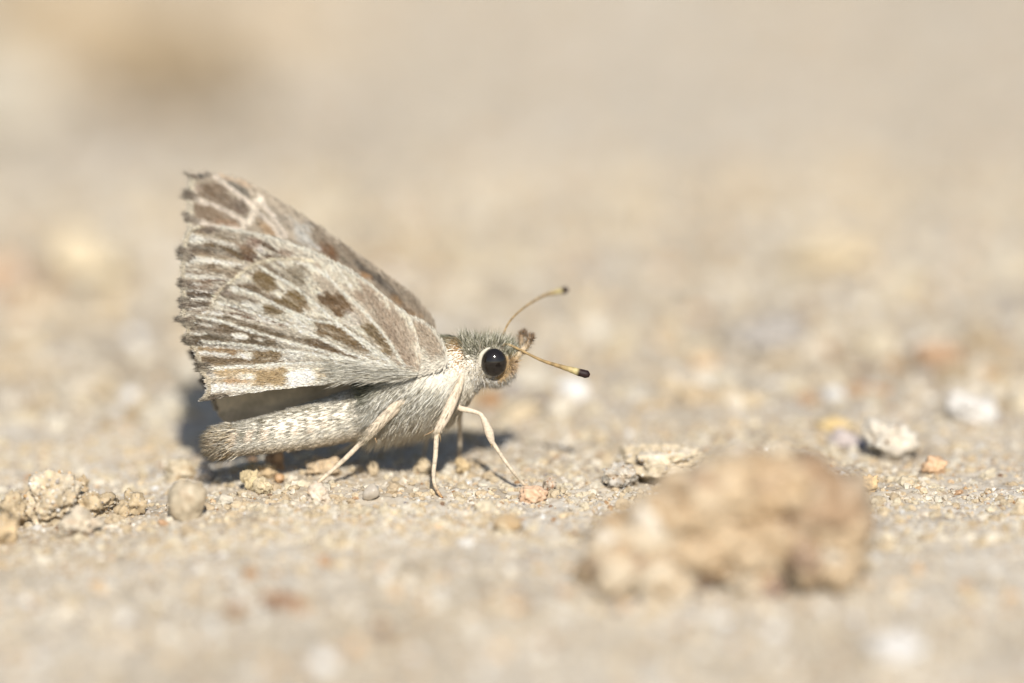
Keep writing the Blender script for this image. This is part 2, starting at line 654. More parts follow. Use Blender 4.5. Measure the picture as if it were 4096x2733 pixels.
# under the butterfly
stone('sand_crumb', 1006, 1895, 42, 44, alb(214, 196, 160), 'small pale crumb perched on top of a crumb pile under the abdomen', 'crumb', 10, crumbs=20, sink=.0)
stone('sand_crumb', 1060, 1926, 92, 62, alb(216, 190, 150), 'wide tan crumb in the crumb pile under the abdomen', 'crumb', 11, crumbs=40, sink=.05)
stone('sand_crumb', 1000, 1962, 66, 72, alb(222, 202, 160), 'yellowish blocky crumb at the foot of the crumb pile', 'crumb', 12, crumbs=30, sink=.1)
stone('sand_crumb', 1050, 1983, 62, 66, alb(222, 204, 168), 'rounded front crumb of the pile under the abdomen', 'crumb', 13, crumbs=30, sink=.1)
stone('orange_grain', 1118, 1938, 48, 44, alb(206, 166, 122), 'orange brown grain beside the crumb pile', 'grain', 14, M_STONE, facet=.7, sub=3)
stone('soil_crumb', 1100, 1885, 80, 95, alb(200, 165, 130), 'reddish brown upright crumb standing in shade below the abdomen', 'crumb', 15, crumbs=20, sub=3)
stone('soil_crumb', 1288, 1910, 112, 62, alb(216, 192, 158), 'wide low crumb behind the hind leg', 'crumb', 16, crumbs=60, rough=.5)
stone('soil_crumb', 1495, 1910, 52, 60, alb(214, 194, 162), 'small square crumb at the edge of the butterfly shadow', 'crumb', 17, crumbs=20, facet=.5)
stone('soil_crumb', 1690, 1905, 66, 56, alb(220, 200, 166), 'rounded crumb just behind the middle leg', 'crumb', 18, crumbs=20)
stone('soil_crumb', 1850, 1905, 70, 62, alb(222, 196, 152), 'golden crumb between the middle leg and the front leg', 'crumb', 19, crumbs=30)
stone('white_pebble', 1270, 2010, 88, 62, alb(236, 220, 198), 'whitish crusted pebble in front of the hind foot', 'pebble', 20, M_STONE, crumbs=50, accent=alb(214, 180, 140))
stone('grey_quartz_grain', 1484, 2012, 74, 62, alb(206, 194, 176), 'pale grey glassy wedge shaped grain between hind and middle feet', 'grain', 21, M_QUARTZ, facet=.9, sub=3, rough=.2)
stone('peach_pebble', 2130, 2015, 92, 60, alb(238, 200, 164), 'peach coloured pebble in front of the front foot', 'pebble', 22, M_STONE, rough=.3, accent=alb(244, 220, 190))
stone('soil_crumb', 2200, 1972, 58, 62, alb(208, 192, 170), 'grey crumb with a rusty base behind the peach pebble', 'crumb', 23, crumbs=40, accent=alb(170, 120, 84))
stone('tan_pebble', 2025, 2134, 108, 66, alb(196, 168, 128), 'smooth tan pebble lying alone on bare sand', 'pebble', 24, M_STONE, rough=.2, fine=.05, accent=alb(232, 212, 176))
# right side
stone('crusted_pebble', 2478, 1962, 112, 92, alb(214, 206, 192), 'grey white crusted pebble studded with sand grains', 'pebble', 25, crumbs=150, accent=alb(186, 164, 136), sink=.1)
stone('soil_slab', 2640, 1935, 300, 120, alb(232, 213, 180), 'flat pale orange slab of soil behind the big brown clod', 'soil slab', 26, crumbs=300, sub=5, rough=.35, accent=alb(236, 224, 202))
stone('small_clod', 3480, 1975, 66, 68, alb(232, 200, 152), 'small round yellowish clod at the end of the big brown clod', 'clod', 27, crumbs=30, sink=.1)
stone('pale_stone', 3560, 1848, 205, 130, alb(222, 210, 190), 'pale lumpy stone with dark shade under it', 'stone', 28, crumbs=60, accent=alb(232, 226, 212), sink=.0)
stone('orange_pebble', 3740, 1905, 92, 66, alb(228, 190, 150), 'small orange pebble near the pale lumpy stone', 'pebble', 29, M_STONE, rough=.25)
stone('brown_pebble', 3747, 1475, 190, 80, alb(196, 162, 128), 'flat reddish brown pebble lying apart on open ground', 'pebble', 30, M_STONE)
stone('grey_stone', 3080, 1420, 330, 120, alb(186, 178, 168), 'wide grey stone lying on open sand behind the butterfly', 'stone', 31, M_STONE, accent=alb(206, 192, 170))
stone('yellow_stone', 3320, 1110, 330, 130, alb(230, 210, 174), 'large yellowish stone on open sand beyond the wide grey stone', 'stone', 32, M_STONE)
stone('white_quartz_pebble', 3905, 1695, 190, 90, alb(232, 226, 216), 'bright white pebble on the sand beyond the small orange pebble', 'pebble', 33, M_STONE, tilt=-.3)
stone('ochre_grain', 3340, 1740, 120, 46, alb(226, 198, 142), 'small ochre pebble behind the big brown clod', 'pebble', 34, M_STONE)
stone('mauve_pebble', 3390, 1800, 140, 60, alb(204, 190, 182), 'small mauve grey pebble behind the big brown clod', 'pebble', 35, M_STONE)
# the large soft clod in front
gB = ground_at(2930, 2400)
scB = MMPX * ((gB - CAM) @ CF) / DIST
rB = np.random.default_rng(5)
BV, BF, BC, off = [], [], [], 0
prof_x = np.array([2360, 2450, 2600, 2760, 2860, 2960, 3100, 3240, 3350, 3420, 3460])
prof_y = np.array([2190, 2060, 1965, 1890, 1800, 1772, 1768, 1790, 1855, 1970, 2140])
clod_cols = [alb(200, 172, 136), alb(208, 184, 151), alb(220, 204, 178), alb(178, 150, 120), alb(234, 224, 206), alb(146, 120, 104)]
for q in range(230):
    cx = rB.uniform(2400, 3410)
    top = np.interp(cx, prof_x, prof_y)
    rad = rB.uniform(45, 95) if q < 70 else rB.uniform(18, 46)
    cy = rB.uniform(top + rad * .8, max(top + rad, 2350))
    hgt = (2370 - cy) * scB
    Yc = gB[1] + .6 + 2.6 * rB.uniform(0, 1) * sstep(0, 4, hgt) + hgt * .25
    if q < 24:
        rad, cx, Yc = 150, np.linspace(2500, 3300, 12)[q % 12], gB[1] + 2.6
        cy = np.interp(cx, prof_x, prof_y) + 175
        if q >= 12:
            cy = (cy + 2370) / 2
    v, f, c = lump(np.array([1.15, 1, .9]) * rad * scB, clod_cols[rB.choice(6, p=[.2, .24, .22, .16, .1, .08])], 300 + q, rough=.3, fine=.2, sub=3, accent=clod_cols[rB.integers(0, 4)])
    BV.append(v + at(cx, cy, Yc))
    BF.append(f[0] + off)
    BC.append(c)
    off += len(v)
oB = at(2930, 2400, gB[1])
link('big_clod', mesh_np('big_clod', np.vstack(BV) - oB, np.vstack(BF), np.vstack(BC)), M_CLOD, loc=oB,
     label='big brown mottled soil clod lying beside the flat pale slab', cat='clod')
# foreground
stone('white_pebble', 1290, 2690, 90, 70, alb(246, 244, 238), 'small bright white pebble on bare sand beyond the dark flat crumb', 'pebble', 38, M_STONE)
stone('white_pebble', 3590, 2650, 170, 90, alb(238, 234, 228), 'larger bright white pebble on bare sand near the big mottled clod', 'pebble', 39, M_STONE)
stone('brown_crumb', 1130, 2440, 150, 62, alb(166, 132, 104), 'dark brown flat crumb lying on bare sand', 'crumb', 40, crumbs=20)
stone('brown_crumb', 935, 2470, 84, 60, alb(182, 150, 118), 'smaller brown crumb beside the dark brown flat crumb', 'crumb', 41, crumbs=20)
stone('orange_stone', 3380, 2330, 150, 150, alb(226, 192, 154), 'orange pebble touching the foot of the big mottled clod', 'pebble', 42, M_STONE)
# far left background
stone('ochre_rock', 330, 200, 1000, 280, alb(208, 184, 146), 'huge ochre stone standing between the dark olive stone and whitish stone', 'stone', 43, M_STONE, rough=.4, depth=.5)
stone('ochre_rock', 1050, 150, 760, 190, alb(210, 188, 154), 'second huge ochre stone, paler, beyond the dark olive stone', 'stone', 44, M_STONE, rough=.4, depth=.5)
stone('dark_rock', 690, 480, 620, 260, alb(146, 128, 100), 'dark olive stone behind the raised wing tips', 'stone', 45, M_STONE, rough=.35, depth=.45)
stone('white_rock', 10, 560, 360, 380, alb(220, 210, 190), 'large whitish stone at the far side of the dark olive stone', 'stone', 46, M_STONE, rough=.3, depth=.5)
stone('yellow_pebble', 330, 1150, 330, 200, alb(230, 212, 178), 'cream yellow stone behind the wings', 'stone', 47, M_STONE)
stone('orange_stone', 20, 1180, 190, 130, alb(222, 190, 158), 'orange stone next to the cream yellow stone', 'stone', 48, M_STONE)
stone('pebble', 722, 1930, 130, 74, alb(212, 196, 166), 'beige pebble at the tip of the wing shadow', 'pebble', 49, M_STONE, accent=alb(180, 150, 110))
stone('pebble', 816, 1925, 72, 56, alb(206, 194, 178), 'small grey pebble beside the wing shadow', 'pebble', 50, M_STONE)

# loose pebbles of five kinds that only their place tells apart
kinds = [('white_grain', alb(236, 230, 218), M_QUARTZ, 'tiny white quartz grain scattered on the sand', 'white quartz grains on the sand', 42),
         ('tan_crumb', alb(212, 192, 158), M_CLOD, 'tiny loose tan soil crumb scattered on the sand', 'loose tan crumbs on the sand', 90),
         ('rust_grain', alb(198, 160, 122), M_STONE, 'tiny rust brown grain scattered on the sand', 'rust brown grains on the sand', 44),
         ('slate_grain', alb(128, 124, 124), M_STONE, 'tiny dark slate grey grain scattered on the sand', 'dark slate grains on the sand', 16),
         ('amber_grain', alb(228, 206, 168), M_STONE, 'tiny amber yellow grain scattered on the sand', 'amber grains on the sand', 36)]
for ki, (nm, colr, mat, lab, grp, cnt) in enumerate(kinds):
    meshes = []
    for q in range(4):
        v, f, c = lump((1, 0.85, 0.72), colr, 200 + ki * 9 + q, rough=.35, fine=.1, sub=3, facet=.5 if ki != 1 else 0)
        meshes.append(mesh_np(nm, v, f, c, smooth=(ki == 1)))
    for q in range(cnt):
        if q % 5 < 2:
            yy = rng.uniform(-9, 6)
            rr = rng.uniform(.13, .3)
        elif q % 5 < 4:
            yy = rng.uniform(6, 70) if rng.random() < .8 else rng.uniform(70, 140)
            rr = rng.uniform(.3, .75)
        else:
            yy = rng.uniform(-34, -9)
            rr = rng.uniform(.2, .45)
        xx = rng.uniform(-1, 1) * 24.6 * (yy - CAM[1]) / 233.0 * 0.98
        if ki == 3:
            rr *= 0.6
        zz = float(ground_h(np.array([xx]), np.array([yy]))[0])
        o = link(nm, meshes[q % 4], mat, loc=(xx, yy, zz + rr * .15), label=lab, cat='crumb' if ki == 1 else 'grain', group=grp)
        o.scale = (rr, rr * rng.uniform(.8, 1.1), rr * rng.uniform(.75, 1.05))
        o.rotation_euler = (rng.uniform(-.4, .4), rng.uniform(-.4, .4), rng.uniform(0, 6.28))

# ================================================================ BUTTERFLY
FOOT_MID = ground_at(1770, 1995)
FOOT_HIND = ground_at(1240, 1957)
FOOT_FRONT = ground_at(2126, 1957)
ROOT = np.array([at(1640, 1900, 0.0)[0], 0.0, 0.0])
bf = bpy.data.objects.new('butterfly', None)
COL.objects.link(bf)
bf.empty_display_size = 0.002
bf.location = Vector(ROOT * U)
bf['label'] = 'pale grey brown mottled skipper butterfly with black eyes standing on sandy ground'
bf['category'] = 'butterfly'


def part(name, v, f, c, mat, parent=None, label=None, kind=None, smooth=True):
    me = mesh_np(name, np.asarray(v) - ROOT, f, c, smooth)
    return link(name, me, mat, parent=parent or bf, label=label, kind=kind)


# ---------------------------------------------------------------- wings
BASE = np.array([1690.0, 1498.0])


def z1(*p):
    return np.array([(640 + a / 2.613, 660 + b / 2.613) for a, b in p])


def z2(*p):
    return np.array([(680 + a / 2.45, 1000 + b / 2.45) for a, b in p])


def z3(*p):
    return np.array([(1200 + a / 2.24, 860 + b / 2.24) for a, b in p])


def polar(p, base):
    d = p - base
    return np.arctan2(-d[:, 1], -d[:, 0]), np.hypot(d[:, 0], d[:, 1])


def paint(p, col, shapes, base, seed, edge=9.0):
    """lay coloured patches over col; edges are broken up along the wing rays"""
    th, r = polar(p, base)
    st = 1.6 * fbm(np.stack([th * 95, r * 0.010, np.full(len(p), seed * 1.7)], -1), 2, seed)
    wob = fbm(np.stack([th * 34, r * 0.02, np.full(len(p), 3.0)], -1), 2, seed + 4) * 26
    for poly, c, s, e in shapes:
        if len(poly) > 0:
            d, _ = poly_dist(p, poly)
            w = (1 - sstep(-e * edge, e * edge, d + wob * min(e, 1.5))) * s
            w = np.clip(w * (1 + 0.55 * st), 0, 1)
            col = col * (1 - w)[:, None] + np.asarray(c)[None] * w[:, None]
    return col


def lines(p, col, ls):
    for line, c, s, wd in ls:
        d = line_dist(p, catmull(line, 24))
        w = (1 - sstep(wd * 0.4, wd, d)) * s
        col = col * (1 - w)[:, None] + np.asarray(c)[None] * w[:, None]
    return col


OLIVE = albw(142, 115, 66)
BROWN = albw(124, 95, 58)
DKBR = albw(98, 78, 58)
GOLD = albw(186, 158, 112)
CREAM = albw(222, 216, 198)
WHITE = albw(246, 240, 226)
TAUPE = albw(190, 172, 148)
ORNG = albw(168, 132, 90)
GREY = albw(164, 152, 134)

VEINS_H = [z3((0, 440), (200, 520), (380, 690), (500, 800), (640, 940), (800, 1130), (960, 1380)),
           z2((900, 180), (1000, 240), (1150, 320), (1300, 420), (1500, 590), (1700, 760), (1960, 970), (2200, 1130)),
           z2((620, 370), (850, 440), (1100, 570), (1400, 690), (1650, 740), (1800, 830), (1960, 930), (2250, 1150)),
           z2((450, 500), (700, 580), (900, 650), (1150, 730), (1450, 850), (1800, 1020), (2250, 1170)),
           z2((250, 650), (500, 700), (750, 780), (1000, 855), (1250, 925), (1700, 1050), (2250, 1190)),
           z2((340, 905), (700, 930), (1100, 985), (1500, 1040), (2200, 1195)),
           z2((400, 1165), (800, 1140), (1200, 1115), (1600, 1120), (2200, 1205))]

HIND_SHAPES = [
    (z3((180, 480), (460, 690), (700, 900), (960, 1180), (1060, 1420), (980, 1430), (800, 1300), (640, 1120), (480, 960), (300, 780), (120, 620)), albw(196, 178, 156), .55, 2.0),
    (z3((520, 600), (700, 720), (900, 900), (1050, 1120), (1070, 1400), (960, 1400), (850, 1250), (700, 1000), (560, 800)), albw(186, 164, 142), .75, 2.0),
    (z2((830, 260), (900, 235), (1000, 265), (1070, 350), (1060, 430), (960, 455), (880, 400), (830, 330)), OLIVE, .85, .8),
    (z2((690, 345), (800, 335), (910, 385), (930, 435), (850, 430), (740, 392)), BROWN, .95, .6),
    (z2((1050, 505), (1180, 430), (1300, 440), (1395, 500), (1385, 575), (1280, 605), (1150, 575), (1020, 545)), OLIVE, 1.0, .7),
    (z2((1290, 470), (1395, 500), (1385, 575), (1290, 590)), ORNG, .5, 1.0),
    (z2((1110, 230), (1220, 195), (1330, 215), (1370, 280), (1300, 350), (1200, 315)), albw(150, 134, 108), .7, 1.2),
    (z2((1470, 470), (1560, 430), (1690, 455), (1810, 540), (1770, 645), (1680, 690), (1580, 625), (1510, 555)), albw(136, 102, 62), .95, .8),
    (z2((1620, 560), (1740, 580), (1740, 640), (1670, 660)), ORNG, .5, 1.0),
    (z2((925, 570), (1010, 555), (1150, 600), (1140, 665), (1010, 645), (940, 612)), OLIVE, .85, .7),
    (z2((1450, 715), (1560, 695), (1700, 745), (1800, 815), (1870, 895), (1960, 955), (1960, 1050), (1850, 1005), (1700, 925), (1560, 875), (1460, 835)), albw(144, 114, 68), .9, .9),
    (z3((560, 1000), (650, 980), (760, 1090), (860, 1240), (820, 1290), (700, 1180), (600, 1090)), OLIVE, .8, .9),
    (z2((1350, 885), (1420, 865), (1600, 925), (1800, 1005), (1960, 1075), (2150, 1150), (2100, 1170), (1960, 1115), (1800, 1085), (1600, 1035), (1440, 995), (1350, 935)), BROWN, .9, .7),
    (z2((390, 640), (520, 650), (700, 705), (1000, 775), (1250, 832), (1400, 872), (1400, 925), (1200, 905), (950, 862), (700, 805), (480, 735), (370, 690)), albw(120, 97, 62), .9, .7),
    (z2((560, 545), (760, 600), (1000, 690), (1200, 760), (1190, 772), (980, 705), (740, 622), (550, 565)), albw(140, 108, 84), .9, .35),
    (z2((600, 600), (800, 660), (1000, 730), (990, 745), (780, 680), (590, 618)), albw(140, 108, 84), .9, .35),
    (z2((600, 440), (760, 450), (900, 500), (900, 540), (760, 510), (600, 480)), albw(156, 138, 116), .8, .6),
    (z2((480, 390), (580, 385), (620, 440), (520, 460)), albw(138, 118, 104), .8, .7),
    (z2((110, 870), (200, 835), (360, 822), (600, 845), (850, 875), (1050, 890), (1050, 945), (800, 948), (500, 918), (300, 935), (140, 940)), albw(112, 90, 56), .95, .55),
    (z2((420, 720), (600, 750), (850, 830), (1040, 880), (1020, 905), (800, 872), (560, 820), (420, 775)), albw(128, 104, 72), .85, .6),
    (z2((380, 950), (560, 950), (720, 985), (720, 1030), (520, 1020), (380, 990)), albw(172, 138, 92), .8, .7),
    (z2((790, 1000), (900, 975), (1110, 985), (1125, 1110), (1000, 1118), (830, 1105), (790, 1060)), albw(152, 126, 84), .9, .6),
    (z2((300, 1050), (500, 1045), (800, 1060), (820, 1110), (560, 1120), (310, 1105)), albw(138, 112, 76), .9, .6),
    (z2((250, 1110), (400, 1120), (400, 1220), (280, 1190)), albw(92, 82, 76), .8, .8),
    (z2((480, 1160), (800, 1150), (1150, 1160), (1160, 1330), (1000, 1360), (820, 1340), (820, 1260), (500, 1225)), albw(208, 180, 132), .75, 1.0),
    (z2((830, 1170), (1160, 1165), (1165, 1320), (1010, 1340), (850, 1320)), GOLD, .7, .8),
    (z2((560, 1270), (780, 1265), (790, 1310), (570, 1320)), albw(206, 172, 130), .7, .7),
    (z2((1440, 1180), (1580, 1180), (1570, 1290), (1450, 1290)), albw(196, 172, 128), .6, .7),
    (z2((380, 1420), (620, 1395), (620, 1440), (400, 1490), (300, 1490)), albw(112, 94, 70), .9, .7),
    (z2((1180, 1195), (1330, 1180), (1445, 1195), (1440, 1300), (1300, 1325), (1180, 1315)), albw(254, 249, 238), 1.0, .5),
    (z2((1130, 1005), (1350, 1010), (1370, 1095), (1130, 1095)), albw(226, 222, 212), .8, .9),
    (z2((1140, 685), (1260, 695), (1410, 775), (1460, 852), (1330, 830), (1200, 760)), WHITE, 1.0, .5),
    (z2((620, 825), (760, 830), (780, 872), (650, 870)), WHITE, .9, .5),
    (z2((740, 515), (920, 540), (930, 622), (780, 590)), albw(232, 230, 220), .9, .6),
    (z2((700, 1010), (830, 1010), (830, 1060), (700, 1050)), WHITE, .8, .6),
    (z2((700, 1210), (860, 1200), (870, 1270), (720, 1275)), WHITE, .9, .6),
    (z2((390, 1310), (560, 1325), (1150, 1350), (900, 1400), (560, 1400), (400, 1390)), albw(246, 239, 224), .8, .9),
    (z3((430, 880), (560, 960), (540, 1040), (420, 960)), albw(226, 218, 208), .7, .8),
    (z2((1700, 920), (1960, 1080), (1960, 1110), (1740, 1000)), albw(232, 228, 214), .8, .6),
]


def stripes(p, col, base, seed, c, r0, r1, amt=.75, freq=58):
    """thin brown streaks that run along the wing rays, stronger towards the margin"""
    th, r = polar(p, base)
    k = fbm(np.stack([th * freq, r * 0.006, np.full(len(p), seed * .37)], -1), 2, seed)
    w = sstep(.12, .45, k) * amt * sstep(r0, r1, r)
    return col * (1 - w)[:, None] + np.asarray(c)[None] * w[:, None]


def ray_bands(p, col, far, x0, stops, fade, amt, seed):
    """the alternating cream and brown lines between the veins; far = point where the lines would meet"""
    m = far[1] + (p[:, 1] - far[1]) * (far[0] - x0) / (far[0] - p[:, 0])
    m = m + 5 * fbm(np.stack([p[:, 0] / 70, p[:, 1] / 26, np.full(len(p), seed * 1.0)], -1), 2, seed)
    pos = np.array([q[0] for q in stops], float)
    cs = np.array([q[1] for q in stops])
    c = np.stack([np.interp(m, pos, cs[:, k]) for k in range(3)], -1)
    w = amt * (1 - sstep(fade[0], fade[1], p[:, 0])) * sstep(pos[0] - 15, pos[0] + 5, m) * (1 - sstep(pos[-1] - 5, pos[-1] + 15, m))
    w = w * np.clip(.85 + .6 * fbm(np.stack([p[:, 0] / 60, p[:, 1] / 14, np.full(len(p), 2.0)], -1), 2, seed + 1), 0, 1)
    return col * (1 - w)[:, None] + c * w[:, None]


CR_, WH_, BR_, DK_, GO_, TN_ = albw(222, 216, 200), albw(244, 241, 232), albw(140, 114, 84), albw(102, 82, 58), albw(186, 154, 104), albw(184, 166, 138)
HIND_BANDS = [(1190, CR_), (1217, CR_), (1232, CR_), (1240, BR_), (1247, WH_), (1257, WH_), (1265, BR_), (1272, CR_), (1280, BR_), (1290, DK_), (1299, DK_),
              (1306, WH_), (1313, BR_), (1325, DK_), (1333, BR_), (1340, WH_), (1347, CR_), (1353, DK_), (1378, DK_), (1387, WH_), (1393, TN_), (1402, GO_),
              (1412, WH_), (1422, WH_), (1430, GO_), (1443, BR_), (1450, TN_), (1462, WH_), (1472, GO_), (1482, GO_), (1498, WH_), (1512, CR_),
              (1526, GO_), (1538, WH_), (1562, WH_), (1574, TN_), (1580, DK_), (1590, CR_)]
FORE_BANDS = [(905, TN_), (925, BR_), (938, TN_), (952, WH_), (968, CR_), (984, DK_), (1000, DK_), (1012, BR_), (1024, TN_), (1038, WH_), (1052, CR_), (1064, TN_),
              (1076, BR_), (1084, CR_), (1097, BR_), (1108, WH_), (1120, CR_), (1131, BR_), (1141, WH_), (1154, BR_), (1166, WH_), (1178, DK_), (1188, DK_),
              (1198, WH_), (1206, CR_), (1214, DK_), (1224, DK_), (1236, WH_), (1248, BR_), (1262, CR_), (1280, BR_), (1300, CR_)]


def punch(c, g=1.27, ref=.72):
    lum = np.maximum(c @ np.array([.3, .55, .15]), 1e-4)[:, None]
    out = c * (ref * (lum / ref) ** g) / lum
    return out


def hind_color(p):
    th, r = polar(p, BASE)
    st = fbm(np.stack([th * 75, r * 0.010, np.zeros(len(p))], -1), 3, 31)
    col = albw(236, 229, 212)[None] * (1 + 0.3 * np.minimum(st, .35))[:, None]
    col = stripes(p, col, BASE, 33, albw(132, 108, 80), 430, 640, .8)
    col = stripes(p, col, BASE, 35, albw(172, 150, 120), 120, 300, .28, 120)
    col = ray_bands(p, col, (2440, 1517), 846, HIND_BANDS, (960, 1330), .9, 50)
    col = paint(p, col, HIND_SHAPES, BASE, 5)
    col = lines(p, col, [(v - np.array([2, 9]), albw(150, 128, 98), .5, 7) for v in VEINS_H[1:]] + [(v, albw(238, 235, 222), .95, 8.5) for v in VEINS_H])
    # darker flecked line on one side of each vein
    near_base = (1 - sstep(120, 330, r)) * sstep(-.35, .1, -th)
    col = col * (1 - .15 * near_base)[:, None]
    d, _ = poly_dist(p, HIND)
    edge = .7 * (1 - sstep(3, 12, -d)) * (1 - sstep(1190, 1260, p[:, 1])) * (p[:, 0] < 1260)
    col = col * (1 - edge)[:, None] + albw(232, 218, 188)[None] * edge[:, None]
    return punch(col)


FORE_SHAPES = [
    (z1((430, 680), (600, 650), (760, 700), (1000, 760), (1000, 830), (760, 790), (500, 740)), albw(182, 170, 152), .8, 1.0),
    (z1((430, 690), (560, 660), (620, 690), (500, 730)), albw(130, 112, 98), .8, .6),
    (z1((200, 880), (420, 850), (420, 900), (300, 950), (200, 960)), DKBR, 1.0, .6),
    (z1((420, 840), (560, 820), (740, 870), (900, 960), (1000, 1010), (860, 1010), (700, 920), (540, 880)), albw(128, 104, 72), .95, .7),
    (z1((480, 930), (700, 950), (900, 1030), (860, 1060), (660, 990), (480, 960)), albw(158, 138, 112), .8, .6),
    (z1((400, 1045), (600, 1040), (860, 1080), (880, 1110), (620, 1075), (400, 1075)), albw(140, 116, 86), .85, .5),
    (z1((380, 1110), (600, 1100), (800, 1140), (760, 1170), (560, 1130), (380, 1140)), albw(152, 128, 98), .85, .5),
    (z1((410, 1200), (700, 1200), (690, 1232), (410, 1232)), albw(148, 116, 88), .85, .45),
    (z1((410, 1258), (600, 1255), (590, 1285), (410, 1288)), albw(158, 126, 96), .85, .45),
    (z1((360, 1335), (560, 1330), (560, 1385), (370, 1385)), albw(108, 84, 62), .95, .5),
    (z1((370, 1420), (570, 1410), (560, 1465), (380, 1470)), albw(108, 84, 62), .95, .5),
    (z1((420, 1500), (560, 1490), (540, 1530), (420, 1540)), albw(120, 92, 66), .9, .5),
    (z1((190, 1390), (340, 1370), (330, 1430), (200, 1470)), albw(86, 72, 66), .95, .6),
    (z1((150, 1530), (300, 1520), (290, 1640), (160, 1640)), albw(110, 92, 80), .8, .8),
    (z1((900, 950), (1010, 960), (1000, 1030), (920, 1010)), albw(120, 86, 62), .9, .7),
    (z1((1140, 950), (1230, 950), (1220, 1010), (1150, 1010)), albw(112, 76, 54), .95, .5),
    (z1((920, 800), (1090, 820), (1060, 880), (950, 860)), albw(170, 142, 124), .8, .8),
    (z1((1210, 880), (1420, 920), (1400, 980), (1240, 970)), albw(176, 150, 128), .8, .8),
    (z1((780, 800), (900, 850), (1000, 930), (950, 940), (830, 880)), albw(156, 124, 92), .8, .6),
    (z1((300, 760), (480, 750), (480, 815), (320, 815)), albw(228, 226, 216), .95, .7),
    (z1((220, 970), (430, 970), (420, 1030), (230, 1035)), albw(224, 222, 212), .95, .7),
    (z1((220, 1150), (700, 1160), (700, 1190), (220, 1190)), albw(226, 222, 210), .85, .6),
    (z1((1060, 860), (1130, 870), (1120, 920), (1060, 910)), albw(226, 220, 214), .9, .6),
    (z3((960, 920), (1120, 960), (1240, 1100), (1300, 1260), (1200, 1290), (1090, 1180), (1020, 1040)), albw(192, 174, 152), .9, 1.0),
]


def fore_color(p):
    base = np.array([1785.0, 1445.0])
    th, r = polar(p, base)
    st = fbm(np.stack([th * 70, r * 0.010, np.ones(len(p))], -1), 3, 37)
    col = albw(222, 215, 199)[None] * (1 + 0.3 * np.minimum(st, .3))[:, None]
    col = stripes(p, col, base, 39, albw(120, 94, 70), 640, 840, .95)
    col = stripes(p, col, base, 43, albw(160, 136, 106), 200, 420, .3, 120)
    col = ray_bands(p, col, (2400, 1300), 800, FORE_BANDS, (900, 1060), .9, 52)
    col = paint(p, col, FORE_SHAPES, base, 8)
    col = lines(p, col, [(FORE[1:16], albw(226, 224, 212), .7, 16)])
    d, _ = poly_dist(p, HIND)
    sh = (1 - sstep(4, 26, d)) * (d > 0) * (p[:, 0] < 1150) * .45  # shade behind the hindwing edge, painted into the forewing colour
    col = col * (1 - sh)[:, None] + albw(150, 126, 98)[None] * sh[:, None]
    return punch(col)


FAR_SHAPES = [
    (z3((0, 60), (200, 150), (480, 320), (760, 520), (1000, 700), (1220, 980), (1220, 1080), (900, 800), (600, 600), (300, 420), (0, 250)), albw(136, 120, 100), .85, 1.2),
    (z3((180, 260), (300, 290), (360, 400), (330, 470), (250, 400)), albw(124, 86, 50), .95, .7),
    (z3((230, 380), (310, 420), (330, 470), (260, 450)), albw(186, 146, 92), .7, .7),
    (z3((520, 440), (640, 500), (780, 620), (920, 720), (900, 780), (760, 660), (560, 510)), albw(98, 88, 78), .9, .8),
    (z3((540, 520), (640, 560), (640, 600), (540, 570)), albw(186, 140, 90), .8, .7),
    (z3((820, 740), (960, 800), (1100, 920), (1080, 960), (920, 880)), albw(150, 118, 80), .8, .9),
    (z3((920, 800), (1000, 830), (1010, 880), (930, 870)), albw(104, 78, 50), .8, .8),
    (z3((360, 380), (430, 400), (420, 440), (370, 430)), albw(96, 90, 74), .9, .7),
    (z1((470, 180), (640, 200), (760, 330), (940, 480), (930, 570), (760, 500), (560, 400), (400, 360), (400, 250)), albw(124, 100, 76), .9, .8),
    (z1((760, 330), (940, 480), (930, 570), (780, 500)), albw(122, 106, 94), .7, 1.0),
    (z1((360, 390), (520, 420), (700, 500), (850, 600), (840, 650), (600, 620), (400, 560), (340, 460)), albw(136, 112, 86), .9, .8),
    (z1((600, 590), (850, 610), (840, 660), (640, 640)), albw(172, 140, 110), .7, .7),
    (z1((380, 100), (540, 90), (560, 130), (420, 170), (360, 170)), albw(78, 74, 72), .95, .6),
    (z1((680, 160), (820, 200), (980, 340), (960, 390), (820, 290)), albw(120, 112, 100), .85, .8),
    (z1((640, 110), (860, 160), (960, 230), (880, 220), (700, 150)), albw(204, 176, 146), .6, .8),
    (z1((1050, 480), (1130, 520), (1150, 580), (1060, 560)), albw(84, 72, 46), .95, .6),
    (z1((1000, 590), (1080, 610), (1090, 640), (1010, 640)), albw(92, 78, 50), .9, .6),
    (z1((880, 670), (960, 650), (960, 690), (900, 700)), albw(96, 76, 50), .8, .6),
    (z1((1060, 560), (1180, 650), (1260, 760), (1200, 760), (1080, 680), (1010, 660)), albw(180, 148, 110), .75, .8),
    (z1((1080, 400), (1300, 560), (1420, 700), (1300, 640), (1120, 480)), albw(142, 132, 118), .7, 1.0),
    (z1((1380, 580), (1568, 700), (1640, 900), (1560, 920), (1420, 780)), albw(198, 196, 188), .75, 1.6),
    (z1((330, 200), (480, 230), (420, 300), (380, 360), (330, 330)), albw(190, 172, 156), .7, .9),
]
FAR_VEINS = [z1((590, 130), (760, 260), (960, 420)), z1((370, 370), (600, 440), (880, 590)), z1((350, 590), (650, 660), (860, 690)),
             z1((1060, 380), (1250, 620), (1330, 760)), z1((1060, 520), (1200, 660), (1280, 780))]
FAR_BAND = [z1((1060, 360), (1010, 440), (990, 520), (930, 600), (855, 690))]


